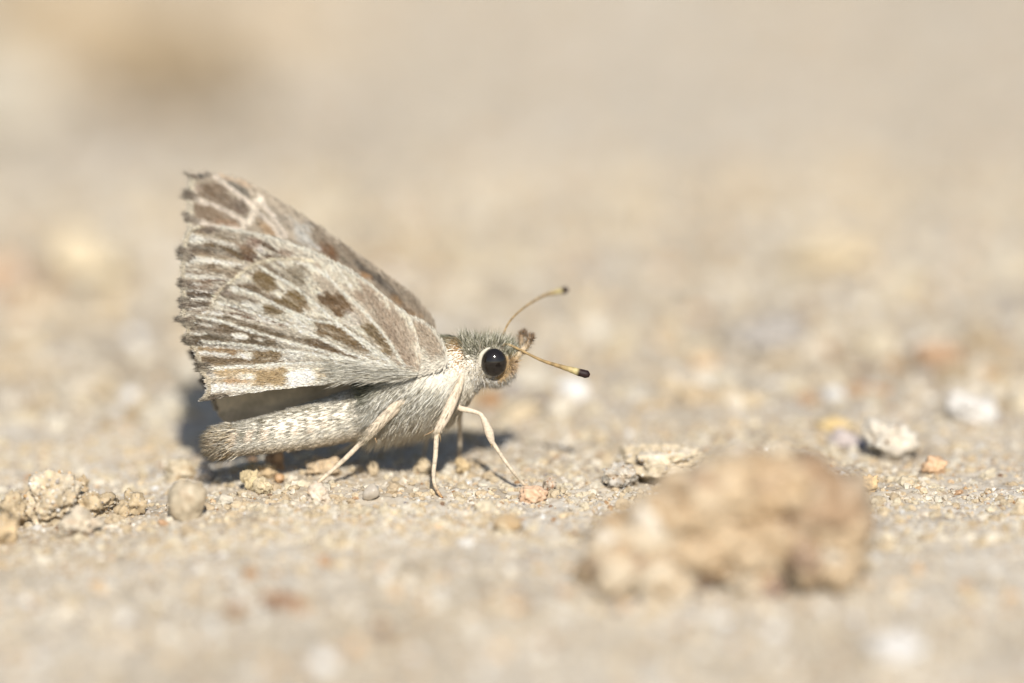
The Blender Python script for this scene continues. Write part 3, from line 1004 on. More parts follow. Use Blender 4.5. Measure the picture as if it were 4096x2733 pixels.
def far_color(p):
    base = np.array([1740.0, 1390.0])
    th, r = polar(p, base)
    st = fbm(np.stack([th * 60, r * 0.010, np.full(len(p), 2.0)], -1), 3, 41)
    col = albw(176, 162, 142)[None] * (1 + 0.2 * st)[:, None]
    col = paint(p, col, FAR_SHAPES, base, 12)
    col = lines(p, col, [(v, albw(216, 204, 188), .9, 13) for v in FAR_VEINS])
    col = lines(p, col, [(v, albw(228, 216, 198), .95, 19) for v in FAR_BAND])
    return punch(col, 1.2)


def plain_color(c, seed, base=BASE):
    def fn(p):
        th, r = polar(p, base)
        st = fbm(np.stack([th * 40, r * 0.012, np.full(len(p), 5.0)], -1), 3, seed)
        bl = fbm(np.stack([p[:, 0] / 90, p[:, 1] / 60, np.full(len(p), 9.0)], -1), 2, seed + 3)
        return np.asarray(c)[None] * (1 + 0.22 * st + .3 * bl)[:, None]
    return fn


def pleats(p, base, amp, freq):
    th, r = polar(p, base)
    return amp * np.sin(th * freq) * r / 700.0


def y_hind(p):
    h = (1490 - p[:, 1]) * MMPX
    return -2.15 - 0.11 * h + pleats(p, BASE, 0.10, 24) + 0.00035 * (1690 - p[:, 0])


def y_fore(p):
    h = (1490 - p[:, 1]) * MMPX
    return -1.92 - 0.10 * h + pleats(p, np.array([1785.0, 1445.0]), 0.05, 30) + 0.0005 * (1690 - p[:, 0])


def y_farfore(p):
    h = (1400 - p[:, 1]) * MMPX
    return 1.3 + 0.40 * h + pleats(p, np.array([1740.0, 1390.0]), 0.06, 26)


def y_farhind(p):
    h = (1490 - p[:, 1]) * MMPX
    return 1.75 + 0.33 * h + pleats(p, BASE, 0.06, 22)


def at_p(p, Y):
    return at(p[:, 0], p[:, 1], Y)


def wing(name, outline, yfun, front, back, label, step=5.0):
    outline = np.asarray(outline, float)
    lo, hi = outline.min(0) - step, outline.max(0) + step
    xs = np.arange(lo[0], hi[0], step)
    ys = np.arange(lo[1], hi[1], step)
    gxx, gyy = np.meshgrid(xs, ys)
    p = np.stack([gxx.ravel(), gyy.ravel()], -1)
    d, near = poly_dist(p, outline)
    nx, ny = len(xs), len(ys)
    i = (np.arange(ny - 1)[:, None] * nx + np.arange(nx - 1)[None, :]).ravel()
    q = np.stack([i, i + 1, i + 1 + nx, i + nx], -1)
    ok = (d[q] < step * 0.5).all(1)
    q = q[ok]
    cnt = np.zeros(len(p), int)
    np.add.at(cnt, q.ravel(), 1)
    used = cnt > 0
    edge = used & (cnt < 4) & (np.abs(d) < step * 1.6)
    p[edge] = near[edge]
    remap = np.cumsum(used) - 1
    p = p[used]
    q = remap[q]
    Y = yfun(p)
    n = len(p)
    th = 0.025
    vf, vb = at_p(p, Y - th), at_p(p, Y + th)
    # border walls
    e = np.concatenate([q[:, [0, 1]], q[:, [1, 2]], q[:, [2, 3]], q[:, [3, 0]]])
    key = e[:, 0].astype(np.int64) * n + e[:, 1]
    rev = e[:, 1].astype(np.int64) * n + e[:, 0]
    b = e[~np.isin(key, rev)]
    wall = np.stack([b[:, 0], b[:, 1], b[:, 1] + n, b[:, 0] + n], -1)
    V = np.vstack([vf, vb])
    Fc = [np.vstack([q[:, ::-1], q + n, wall])]
    C = np.vstack([front(p), back(p)])
    return part(name, V, Fc, C, M_WING, label=label)


def wing_scales(parent, outline, yfun, colfun, base, n, side=-1, length=(12, 24), width=2.6, lift=0.035, seed=0, keep=None):
    """tiny hair-like scales lying on a wing face"""
    outline = np.asarray(outline, float)
    lo, hi = outline.min(0), outline.max(0)
    p = rng.uniform(lo, hi, (int(n * 2.6), 2))
    d, _ = poly_dist(p, outline)
    p = p[d < 1]
    if keep is not None:
        p = p[keep(p)]
    p = p[:n]
    n = len(p)
    dr = unit(p - np.asarray(base)) + rng.normal(0, 0.13, (n, 2))
    L = rng.uniform(*length, n)
    tip = p + dr * L[:, None]
    mid = p + dr * (L * 0.5)[:, None]
    nr = np.stack([-dr[:, 1], dr[:, 0]], -1) * (width * rng.uniform(.6, 1.3, n))[:, None] * 0.5
    l0 = side * 0.027
    y0 = yfun(p)
    ym = yfun(mid) + side * (lift * rng.uniform(.6, 1.6, n)) + l0
    V = np.stack([at_p(p, y0 + l0), at_p(mid - nr, ym), at_p(tip, ym), at_p(mid + nr, ym)], 1)
    f = (np.arange(n) * 4)[:, None]
    F = np.vstack([f + np.array([0, 1, 2]), f + np.array([0, 2, 3])])
    c = colfun(p + rng.normal(0, 3, p.shape))
    pale_mix = rng.uniform(0, .3, n) ** 1.3
    c = c * (1 - pale_mix)[:, None] + albw(230, 220, 200)[None] * pale_mix[:, None]
    k = rng.choice([.5, .8, 1.0, 1.15, 1.3], n, p=[.13, .17, .3, .24, .16])
    c = np.clip(c * k[:, None], 0, .86)
    C = np.repeat(c, 4, 0)
    return part('scales', V.reshape(-1, 3), F, C, M_SCALE, parent=parent, kind='stuff')


def fringe(parent, edge_line, base, yfun, spots, n, length=(26, 44), pale=albw(214, 200, 176), dark=albw(112, 96, 82), width=.03, inset=(6, 52)):
    """hair fringe along the outer margin with dark tufts at the vein ends"""
    e = catmull(np.asarray(edge_line, float), 400)
    k = rng.integers(0, 400, n)
    p = e[k] + rng.normal(0, 2.5, (n, 2))
    dr = unit(p - np.asarray(base)) * np.array([1, .6])
    dr = unit(dr) + rng.normal(0, .12, (n, 2))
    isd = np.zeros(n)
    for sx, sy, rad in spots:
        isd = np.maximum(isd, 1 - sstep(rad * .55, rad * 1.05, np.hypot((p[:, 0] - sx) * .5, (p[:, 1] - sy))))
    L = rng.uniform(*length, n) * (0.42 + 0.6 * isd) * (1 + .35 * vnoise(np.stack([k / 9.0, np.zeros(n), np.full(n, edge_line[0][0] * .1)], -1), 5))
    isd = np.clip(isd * rng.uniform(.35, 1.1, n), 0, 1)
    r0 = at_p(p - dr * (4 + (rng.uniform(*inset, n) - 4) * isd)[:, None], yfun(p) - .05 + rng.normal(0, .03, n))
    r1 = at_p(p + dr * L[:, None], yfun(p) + rng.normal(0, .12, n))
    L3 = np.linalg.norm(r1 - r0, axis=1)
    c = pale[None] * (1 - isd)[:, None] + dark[None] * isd[:, None]
    c = c * rng.uniform(.75, 1.2, (n, 1))
    v, f, c = hair_np(r0, r1 - r0, L3, np.full(n, width) * rng.uniform(.7, 1.3, n), rng.normal(0, .08, (n, 3)), c)
    return part('fringe', v, f, c, M_FUR, parent=parent, kind='stuff')


def veins(parent, ls, yfun, col, r0=0.022, r1=0.045):
    for q in ls:
        p = catmull(q, 22)
        v, qd, cp, u = tube(at_p(p, yfun(p) - 0.02), np.linspace(r0, r1, 22), 6)
        part('vein', v, [qd, cp], np.repeat(np.asarray(col)[None], len(v), 0), M_WING, parent=parent)


HIND = np.array([(1673, 1490), (1683, 1450), (1682, 1418), (1668, 1345), (1646, 1288), (1560, 1213), (1480, 1152), (1400, 1102), (1330, 1066),
                 (1250, 1046), (1180, 1040), (1100, 1040), (1030, 1058), (980, 1088), (930, 1128), (885, 1168), (862, 1200), (843, 1240), (800, 1268),
                 (762, 1288), (752, 1310), (752, 1345), (756, 1375), (778, 1392), (792, 1420), (800, 1450), (806, 1480), (832, 1510),
                 (836, 1540), (836, 1565), (822, 1590), (806, 1606), (880, 1592), (1000, 1572), (1100, 1557), (1250, 1541), (1400, 1531),
                 (1500, 1526), (1600, 1520), (1660, 1508)], float)
FORE = np.array([(1795, 1450), (1792, 1430), (1775, 1375), (1740, 1325), (1690, 1287), (1640, 1266), (1560, 1203), (1500, 1152), (1440, 1107),
                 (1380, 1070), (1300, 1028), (1240, 1003), (1150, 968), (1060, 942), (960, 922), (880, 908), (810, 910), (770, 925),
                 (748, 960), (738, 1020), (733, 1080), (735, 1140), (740, 1200), (735, 1250), (728, 1285), (800, 1320), (1100, 1370),
                 (1450, 1440), (1690, 1500), (1760, 1480)], float)
FARF = np.array([(1745, 1330), (1740, 1290), (1705, 1232), (1660, 1188), (1600, 1140), (1520, 1080), (1450, 1030), (1380, 980), (1300, 920),
                 (1240, 880), (1180, 840), (1100, 793), (1020, 745), (960, 716), (900, 702), (850, 695), (805, 698), (780, 715), (772, 750),
                 (768, 850), (764, 950), (758, 1100), (752, 1250), (790, 1310), (1100, 1360), (1450, 1420), (1690, 1450)], float)
FARH = np.array([(1690, 1480), (1640, 1340), (1480, 1220), (1300, 1130), (1100, 1090), (950, 1150), (860, 1260), (790, 1330), (778, 1400), (792, 1440),
                 (815, 1500), (838, 1560), (862, 1610), (872, 1660), (905, 1700), (1000, 1705), (1200, 1670), (1400, 1620), (1600, 1540)], float)

w = wing('forewing', FARF, y_farfore, far_color, plain_color(albw(200, 188, 166), 61), 'far forewing showing its brown and grey upper side')
wing_scales(w, FARF, y_farfore, far_color, (1740, 1390), 13000, -1, (14, 26), 3.2)
fringe(w, [(778, 705), (770, 760), (767, 850), (763, 950), (758, 1060), (754, 1180), (754, 1260)], (1740, 1390), y_farfore,
       [(800, 700, 26), (768, 786, 26), (766, 876, 22), (760, 1010, 22), (758, 1130, 22)], 2600, (34, 52), pale=albw(232, 222, 200))
w = wing('hindwing', FARH, y_farhind, plain_color(albw(206, 186, 152), 66), plain_color(albw(200, 188, 166), 67), 'far hindwing, its brown upper side in shade')
fringe(w, [(785, 1330), (780, 1400), (796, 1450), (818, 1505), (840, 1560), (868, 1640)], BASE, y_farhind,
       [(782, 1425, 30), (822, 1535, 26)], 1300, (20, 36), pale=albw(200, 184, 156))
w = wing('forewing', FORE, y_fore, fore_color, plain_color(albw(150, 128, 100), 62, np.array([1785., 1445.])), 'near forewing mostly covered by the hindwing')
FORE_VIS = lambda p: poly_dist(p, HIND)[0] > -30
wing_scales(w, FORE, y_fore, fore_color, (1785, 1445), 15000, -1, (12, 24), 2.8, keep=FORE_VIS)
fringe(w, [(800, 908), (765, 925), (746, 965), (737, 1020), (733, 1080), (735, 1140), (739, 1200), (735, 1250), (728, 1285)], (1785, 1400), y_fore,
       [(735, 1015, 34), (736, 1135, 26), (742, 1212, 28), (730, 1285, 22)], 2600, (20, 36), pale=albw(232, 222, 200))
veins(w, [z1((640, 740), (900, 780), (1100, 880), (1300, 960)), z1((230, 1000), (520, 985), (800, 1060), (900, 1100)), z1((230, 1160), (500, 1160), (760, 1195))],
      y_fore, albw(226, 220, 204), .03, .04)
w = wing('hindwing', HIND, y_hind, hind_color, plain_color(albw(150, 130, 102), 64), 'near hindwing, pale underside with brown speckled patches', step=4.0)
wing_scales(w, HIND, y_hind, hind_color, BASE, 42000, -1, (11, 22), 2.5)
veins(w, VEINS_H, y_hind, albw(228, 224, 210))
fringe(w, [(1180, 1040), (1100, 1040), (1030, 1058), (980, 1088), (930, 1128), (885, 1168), (862, 1200), (843, 1240), (800, 1268), (762, 1288)],
       BASE, y_hind, [(905, 1150, 16)], 700, (6, 13), pale=albw(228, 218, 196), width=.026, inset=(2, 8))
fringe(w, [(760, 1290), (752, 1320), (752, 1360), (760, 1380), (780, 1394), (794, 1425), (802, 1460), (812, 1490), (834, 1515), (837, 1550),
           (834, 1575), (815, 1600)], BASE, y_hind, [(752, 1362, 26), (800, 1468, 24), (745, 1295, 18), (806, 1604, 14)], 2600, (18, 34),
       pale=albw(232, 220, 196), dark=albw(96, 82, 66), width=.026)
# soft long hairs over the hindwing base
n = 900
p = np.stack([rng.uniform(1330, 1690, n), np.zeros(n)], -1)
p[:, 1] = 1500 + (1690 - p[:, 0]) * rng.uniform(-.16, .09, n) + rng.normal(0, 9, n)
p = p[poly_dist(p, HIND)[0] < 4]
n = len(p)
dr = unit(p - np.array([1760, 1502])) + rng.normal(0, .12, (n, 2)) + np.array([0, .1])
L = rng.uniform(45, 95, n)
r0 = at_p(p, y_hind(p) - .03)
r1 = at_p(p + dr * L[:, None], y_hind(p) - rng.uniform(.08, .3, n))
pick = np.array([albw(236, 232, 218), albw(218, 212, 194), albw(176, 166, 144), albw(120, 112, 96)])[rng.choice(4, n, p=[.52, .34, .1, .04])]
v, f, c = hair_np(r0, r1 - r0, np.linalg.norm(r1 - r0, axis=1), np.full(n, .026), rng.normal(0, .08, (n, 3)), pick)
part('base_hair', v, f, c, M_FUR, parent=w, kind='stuff')

# ---------------------------------------------------------------- body: one continuous loft from tail to face
ST = np.array([(868, 1766, .12, .10), (878, 1765, .42, .36), (905, 1762, .66, .6), (960, 1755, .78, .72), (1065, 1738, .88, .84), (1236, 1705, 1.06, .98),
               (1400, 1664, 1.2, 1.12), (1490, 1640, 1.28, 1.26), (1570, 1590, 1.68, 1.6), (1660, 1545, 1.98, 1.9), (1745, 1512, 1.98, 1.9),
               (1810, 1482, 1.76, 1.65), (1865, 1462, 1.42, 1.3), (1905, 1452, 1.16, 1.08), (1950, 1446, 1.02, 1.0), (1990, 1446, .98, .95), (2025, 1450, .82, .8),
               (2050, 1454, .5, .5), (2060, 1456, .12, .12)])
SEC = catmull(ST, 150)
ctr = at(SEC[:, 0], SEC[:, 1], -1.15 * (1 - sstep(820, 1480, SEC[:, 0])))
rv, rl = np.maximum(SEC[:, 2], .05), np.maximum(SEC[:, 3], .05)
tan = unit(np.gradient(ctr, axis=0))
YA = np.array([0, 1.0, 0])
nrm_up = unit(np.cross(tan, YA))
nrm_up *= np.sign(nrm_up[:, 2:3])
NS = 44
ph = np.linspace(0, 2 * np.pi, NS, endpoint=False)


def body_point(i, a):
    """surface point, outward normal for station index i (float) and angle a (0 = top, pi/2 = camera side)"""
    i0 = np.clip(i.astype(int), 0, 148)
    t = (i - i0)[:, None]
    lerp = lambda q: q[i0] * (1 - t) + q[i0 + 1] * t
    C0, N0 = lerp(ctr), unit(lerp(nrm_up))
    R0, R1 = lerp(rv[:, None]), lerp(rl[:, None])
    ca, sa = np.cos(a)[:, None], np.sin(a)[:, None]
    pt = C0 + N0 * R0 * ca - YA * R1 * sa
    nn = unit(N0 * ca / R0 - YA * sa / R1)
    return pt, nn, unit(lerp(tan)), lerp(SEC[:, :1])[:, 0]


vb = (ctr[:, None] + nrm_up[:, None] * (rv[:, None] * np.cos(ph))[..., None] - YA * (rl[:, None] * np.sin(ph))[..., None])
# segment rings of the abdomen
seg = np.where(SEC[:, 0] < 1430, 1 - 0.035 * np.maximum(0, np.cos((SEC[:, 0] - 860) / 62 * 2 * np.pi)) ** 6, 1)
vb = ctr[:, None] + (vb - ctr[:, None]) * seg[:, None, None]
vb = vb.reshape(-1, 3)
i = np.arange(149)[:, None] * NS
j = np.arange(NS)[None]
k = (j + 1) % NS
bq = np.stack([i + j, i + NS + j, i + NS + k, i + k], -1).reshape(-1, 4)
vb = np.vstack([vb, ctr[:1], ctr[-1:]])
caps = np.vstack([np.stack([np.arange(NS), (np.arange(NS) + 1) % NS, np.full(NS, 150 * NS)], -1),
                  np.stack([149 * NS + (np.arange(NS) + 1) % NS, 149 * NS + np.arange(NS), np.full(NS, 150 * NS + 1)], -1)])
bc = albw(222, 214, 196)[None] * (1 + .2 * fbm(vb * 2.2, 3, 77))[:, None]
hd = sstep(1890, 1930, np.concatenate([np.repeat(SEC[:, 0], NS), SEC[[0, -1], 0]]))[:, None]
bc = bc * (1 - hd) + albw(120, 110, 94)[None] * hd
body = part('body', vb, [bq, caps], bc, M_SKIN)

EYE_C = at(1976, 1451, -1.0)
EYE_R = np.array([.62, .50, .70])


def mixcol(n, cols, w):
    cols = np.array(cols)
    return cols[rng.choice(len(cols), n, p=np.array(w) / np.sum(w))] * rng.uniform(.82, 1.15, (n, 1))


def body_hair(name, n, x0, x1, fn, parent=body):
    """hairs rooted on the body between photo columns x0 and x1; fn gives length, lay and colour"""
    sel = np.where((SEC[:, 0] >= x0) & (SEC[:, 0] <= x1))[0]
    i = rng.uniform(sel[0], sel[-1], n)
    a = rng.uniform(-np.pi, np.pi, n)
    pt, nn, tg, px = body_point(i, a)
    keep, d, L, wdt, bend, c, tc = fn(pt, nn, tg, px, a, n)
    pt, d, L, wdt, bend, c, tc = (q[keep] for q in (pt, d, L, wdt, bend, c, tc))
    v, f, c = hair_np(pt - unit(d) * .03, d, L, wdt, bend, c, tc)
    return part(name, v, f, c, M_FUR, parent=parent, kind='stuff')


def abd(pt, nn, tg, px, a, n):
    d = -tg + nn * rng.uniform(.05, .4, (n, 1)) + rng.normal(0, .1, (n, 3))
    L = rng.uniform(.22, .42, n)
    tail = 1 - sstep(875, 970, px)
    L = L * (1 + 1.9 * tail * rng.uniform(.4, 1.1, n))
    d = d + (np.array([0, 0, -.3]) + rng.normal(0, .16, (n, 3))) * tail[:, None]
    top = sstep(.1, .75, np.cos(a))
    low = sstep(.25, .8, -np.cos(a))
    c = mixcol(n, [albw(222, 216, 202), albw(212, 205, 188), albw(194, 186, 166), albw(232, 227, 214)], [.36, .3, .16, .18])
    band = .5 + .5 * np.cos((px - 20 * np.cos(a) - 880) / 62 * 2 * np.pi)
    onside = (np.abs(np.cos(a) - .25) < .35) & (px < 1330)
    gap = np.where(onside, (1 - band) ** 2, 0) * .55
    c = c * (1 - gap)[:, None] + albw(150, 148, 132)[None] * gap[:, None]
    dk = np.clip(top * .35 + .6 * sstep(.55, .95, fbm(pt * np.array([1.6, 2.5, 2.5]), 2, 5) * .5 + .6) * sstep(-.3, .2, np.cos(a)), 0, 1)
    c = c * (1 - dk)[:, None] + albw(124, 116, 92)[None] * dk[:, None]
    w = np.where(onside, band ** 1.5, 0) * .9
    c = c * (1 - w)[:, None] + albw(240, 222, 198)[None] * w[:, None]
    c = c * (1 - .55 * low)[:, None] + albw(206, 182, 146)[None] * (.55 * low)[:, None]
    c = c * (1 - .6 * tail)[:, None] + mixcol(n, [albw(206, 182, 140), albw(104, 84, 58), albw(236, 222, 192)], [.42, .28, .3]) * (.6 * tail)[:, None]
    return np.ones(n, bool), d, L, rng.uniform(.022, .04, n), nn * -.1 + rng.normal(0, .1, (n, 3)), c, c * 1.08


body_hair('abdomen_hair', 11500, 838, 1500, abd)

def tuft(pt, nn, tg, px, a, n):
    d = -tg + nn * rng.uniform(.0, .35, (n, 1)) + np.array([0, 0, -.22]) + rng.normal(0, .14, (n, 3))
    L = rng.uniform(.4, 1.0, n)
    c = mixcol(n, [albw(232, 216, 186), albw(100, 80, 56), albw(242, 232, 210), albw(186, 162, 124)], [.32, .24, .3, .14])
    return np.ones(n, bool), d, L, rng.uniform(.03, .065, n), rng.normal(0, .1, (n, 3)), c, c


body_hair('tail_tuft', 1500, 870, 960, tuft)

WALL = [HIND, FORE]


def under_wing(pt, px_off=0):
    d = pt - CAM
    t = d @ CF
    px = 2048 + (d @ CR) / t / KPX
    py = 1366.5 - (d @ CU) / t / KPX
    q = np.stack([px, py], -1)
    ins = np.zeros(len(q), bool)
    for w_ in WALL:
        ins |= poly_dist(q, w_)[0] < -8
    return ins & (pt[:, 1] < 0), px, py


def thx(pt, nn, tg, px, a, n):
    uw, ix, iy = under_wing(pt)
    ca = np.cos(a)
    top = sstep(.35, .8, ca)
    low = sstep(.2, .75, -ca)
    lay = -tg * 1.0 + np.array([0, 0, -1.0]) * (.55 * (1 - top))[:, None] + nn * (rng.uniform(.06, .24, n) + .35 * top + .1 * low)[:, None]
    d = lay + rng.normal(0, .17, (n, 3))
    L = rng.uniform(.5, .95, n) * (1 - .3 * top) * (1 + .35 * low)
    side = mixcol(n, [albw(246, 243, 232), albw(232, 227, 211), albw(212, 206, 188), albw(124, 118, 104)], [.5, .32, .15, .03])
    back = mixcol(n, [albw(146, 144, 120), albw(120, 120, 102), albw(188, 184, 162), albw(90, 90, 76)], [.36, .28, .2, .16])
    c = side * (1 - top)[:, None] + back * top[:, None]
    tanlow = mixcol(n, [albw(228, 214, 188), albw(212, 194, 164), albw(238, 230, 212)], [.4, .25, .35])
    c = c * (1 - .6 * low)[:, None] + tanlow * (.6 * low)[:, None]
    rust = np.exp(-(((ix - 1830) / 42) ** 2 + ((iy - 1425) / 60) ** 2)) * (pt[:, 1] < 0)
    rust = np.clip(rust * 1.4, 0, 1)
    rc = mixcol(n, [albw(168, 124, 66), albw(200, 158, 96), albw(92, 70, 44)], [.5, .25, .25])
    c = c * (1 - rust)[:, None] + rc * rust[:, None]
    L = L * (1 - .6 * rust) * (1 - .5 * sstep(1835, 1870, ix))
    return ~uw, d, L, rng.uniform(.02, .036, n), np.array([0, 0, -.25]) * (1 - top)[:, None] + rng.normal(0, .12, (n, 3)), c, c * 1.1


body_hair('thorax_hair', 16500, 1470, 1880, thx)


def hed(pt, nn, tg, px, a, n):
    ca = np.cos(a)
    e = np.minimum(np.linalg.norm((pt - EYE_C) / EYE_R, axis=1), np.linalg.norm((pt * [1, -1, 1] - EYE_C) / EYE_R, axis=1))
    top = sstep(.15, .6, ca)
    front = sstep(2000, 2045, px)
    d = nn * .8 + (tg * .35 - tg * .6 * (px < 1930)[:, None]) + np.array([0, 0, .5]) * top[:, None] + rng.normal(0, .24, (n, 3))
    L = rng.uniform(.22, .46, n) * (1 + .35 * top) * rng.choice([1, 1, 1.4], n)
    low = sstep(.0, .5, -ca)
    c0 = mixcol(n, [albw(134, 132, 108), albw(196, 190, 168), albw(96, 96, 82), albw(226, 220, 202)], [.36, .26, .2, .18])
    c1 = mixcol(n, [albw(240, 236, 228), albw(226, 218, 202), albw(204, 190, 166)], [.45, .35, .2])
    t = np.clip(1 - top - .15, 0, 1)
    c = c0 * (1 - t)[:, None] + c1 * t[:, None]
    og = np.exp(-(((px - 2052) / 30) ** 2)) * (np.abs(ca) < .55) * .6
    c = c * (1 - og)[:, None] + albw(206, 164, 104)[None] * og[:, None]
    d = np.where((e < 1.35)[:, None], d * .5 + unit(pt - EYE_C) * .2 - tg * .5, d)
    L = np.where(e < 1.35, L * .45, L) * (1 - .45 * (px < 1925) * (1 - top))
    eo = (e < 1.5) & (px > 1990) & (ca < .5)
    c = np.where(eo[:, None], albw(212, 184, 140)[None], c)
    return e > .98, d, L, rng.uniform(.02, .034, n), rng.normal(0, .15, (n, 3)), c, c * 1.08


body_hair('head_hair', 8000, 1872, 2058, hed)

# eyes
for sgn in (1, -1):
    v0, f0 = ico(4)
    c0 = EYE_C * np.array([1, sgn, 1])
    me = mesh_np('eye', v0 * EYE_R + c0 - ROOT, f0)
    eye = link('eye', me, M_EYE, parent=body)
    # pale ring of short scales behind the eye
    t = np.linspace(math.radians(105), math.radians(262), 26)
    ring = c0 + np.stack([np.cos(t) * .68, np.full(26, .10 * sgn), np.sin(t) * .74], -1)
    v, q, cp, u = tube(ring, .03 + .11 * np.sin(np.linspace(0, np.pi, 26)), 8)
    part('eye_ring', v, [q, cp], np.repeat(alb(226, 218, 198)[None], len(v), 0), M_SKIN, parent=eye)

# palps
for sgn, tipx, tipy, bx in ((-1, 2122, 1352, 2058), (1, 2092, 1336, 2044)):
    pts = np.array([at(bx, 1440, sgn * .45), at(bx + 24, 1410, sgn * .5), at((bx + tipx) / 2 + 16, 1384, sgn * .5), at(tipx - 8, tipy + 12, sgn * .5), at(tipx, tipy, sgn * .5)])
    v, q, cp, u = tube(pts, [.12, .15, .14, .12, .05], 9, 24)
    cc = albw(214, 196, 164)[None] * (1 - u)[:, None] + albw(120, 92, 64)[None] * u[:, None]
    pl = part('palp', v, [q, cp], cc, M_SKIN, parent=body)
    n = 1100
    s = catmull(pts, 60)
    kk = rng.integers(0, 58, n)
    dirs = unit(s[np.minimum(kk + 1, 59)] - s[kk]) * .7 + rng.normal(0, .33, (n, 3))
    uu = kk / 59
    c = mixcol(n, [albw(228, 220, 202), albw(206, 172, 120), albw(180, 166, 140)], [.5, .3, .2]) * (1 - uu)[:, None] + mixcol(n, [albw(128, 98, 68), albw(84, 70, 58)], [.6, .4]) * uu[:, None]
    v, f, c = hair_np(s[kk], dirs, rng.uniform(.2, .46, n), np.full(n, .03), rng.normal(0, .1, (n, 3)), c)
    part('palp_hair', v, f, c, M_FUR, parent=pl, kind='stuff')


# antennae
def antenna(pts, rad, label):
    pts = np.array(pts)
    v, q, cp, u = tube(pts, rad, 12, 60, noise=.12, seed=3)
    ringc = .5 + .5 * np.cos(u * 95)
    shaft = .9 * alb(196, 164, 112)[None] * (1 - .35 * ringc)[:, None]
    club = alb(222, 204, 146)[None]
    c = shaft * (1 - sstep(.5, .75, u))[:, None] + club * sstep(.5, .75, u)[:, None]
    tip = sstep(.70, .76, u)[:, None]
    c = c * (1 - tip) + np.where(u[:, None] > .97, alb(96, 30, 24), alb(46, 26, 24)) * tip
    return part('antenna', v, [q, cp], c, M_SKIN, parent=body, label=label)


antenna([at(2012, 1384, -.35), at(2030, 1378, -.45), at(2075, 1397, -.62), at(2160, 1439, -.95), at(2230, 1463, -1.2), at(2280, 1478, -1.35), at(2318, 1490, -1.45), at(2345, 1498, -1.5), at(2358, 1503, -1.5)],
        np.array([.075, .07, .065, .075, .105, .15, .2, .2, .1]) * .95, 'near antenna with a swollen dark red tip')
antenna([at(2005, 1370, .4), at(2026, 1307, .7), at(2061, 1261, 1.4), at(2118, 1215, 2.6), at(2176, 1182, 3.8), at(2215, 1171, 4.5), at(2245, 1164, 5.0), at(2262, 1160, 5.3), at(2270, 1158, 5.4)],
        np.array([.06, .05, .048, .055, .075, .12, .16, .17, .1]) * .95, 'raised antenna with a dark tip')

# ---------------------------------------------------------------- legs
LEGC = alb(236, 218, 190)


def leg(upper, ur, lower, lr, label=None, furry=0, spur=None, claw=True, fur_col=None):
    """upper leg (femur/tibia) and slim tarsus as one jointed leg with sub-parts"""
    upper, lower = np.array(upper), np.array(lower)
    v, q, cp, u = tube(upper, ur, 12, 30, flat=.8, noise=.15, seed=5)
    c = LEGC[None] * (1 + .12 * fbm(v * 6, 2, 14))[:, None] * np.array([1.03, 1.03, 1.05])
    lg = part('leg', v, [q, cp], c, M_LEG, label=label)
    v, q, cp, u = tube(lower, lr, 10, 40, noise=.12, seed=9)
    k = sstep(.62, 1.0, u)[:, None]
    c = LEGC[None] * (1 - k) + alb(196, 150, 96)[None] * k
    rings = (np.cos(u * 2 * np.pi * 5) > .93)[:, None]
    c = np.where(rings, c * .78, c)
    tr = part('tarsus', v, [q, cp], c, M_LEG, parent=lg)
    # claws at the end and fine spines along the tarsus
    n = 46
    s = catmull(lower, 60)
    kk = rng.integers(6, 58, n)
    d = unit(s[np.minimum(kk + 1, 59)] - s[kk]) * .7 + unit(rng.normal(size=(n, 3))) * .9
    c = np.repeat(alb(176, 134, 92)[None], n, 0)
    v, f, c = hair_np(s[kk], d, rng.uniform(.12, .24, n), np.full(n, .022), np.zeros((n, 3)), c)
    part('spines', v, f, c, M_FUR, parent=tr, kind='stuff')
    if claw:
        e = unit(lower[-1] - lower[-2])
        for sg in (-1, 1):
            pts = [lower[-1] - e * .05, lower[-1] + e * .1 + [0, .07 * sg, .02], lower[-1] + e * .17 + [0, .1 * sg, -.06]]
            v, q, cp, u = tube(np.array(pts), [.045, .035, .01], 6, 8)
            part('claw', v, [q, cp], np.repeat(alb(110, 62, 38)[None], len(v), 0), M_LEG, parent=tr)
    if spur is not None:
        for s_ in spur:
            v, q, cp, u = tube(np.array(s_), [.03, .028, .008], 6, 8)
            part('spur', v, [q, cp], np.repeat(alb(178, 148, 110)[None], len(v), 0), M_LEG, parent=lg)
    if furry:
        s = catmull(upper, 60)
        kk = rng.integers(0, 56, furry)
        rr = np.interp(kk, np.linspace(0, 59, len(ur)), ur)
        sd = unit(rng.normal(size=(furry, 3)) + np.array([-.5, 0, -.2]))
        d = unit(s[np.minimum(kk + 3, 59)] - s[kk]) + sd * .32
        c = mixcol(furry, fur_col or [albw(230, 216, 190), albw(214, 198, 166), albw(150, 132, 104)], [.5, .38, .12])
        v, f, c = hair_np(s[kk] + sd * rr[:, None] * .8, d, rng.uniform(.2, .5, furry), np.full(furry, .024), rng.normal(0, .1, (furry, 3)), c)
        part('leg_hair', v, f, c, M_FUR, parent=lg, kind='stuff')
    return lg


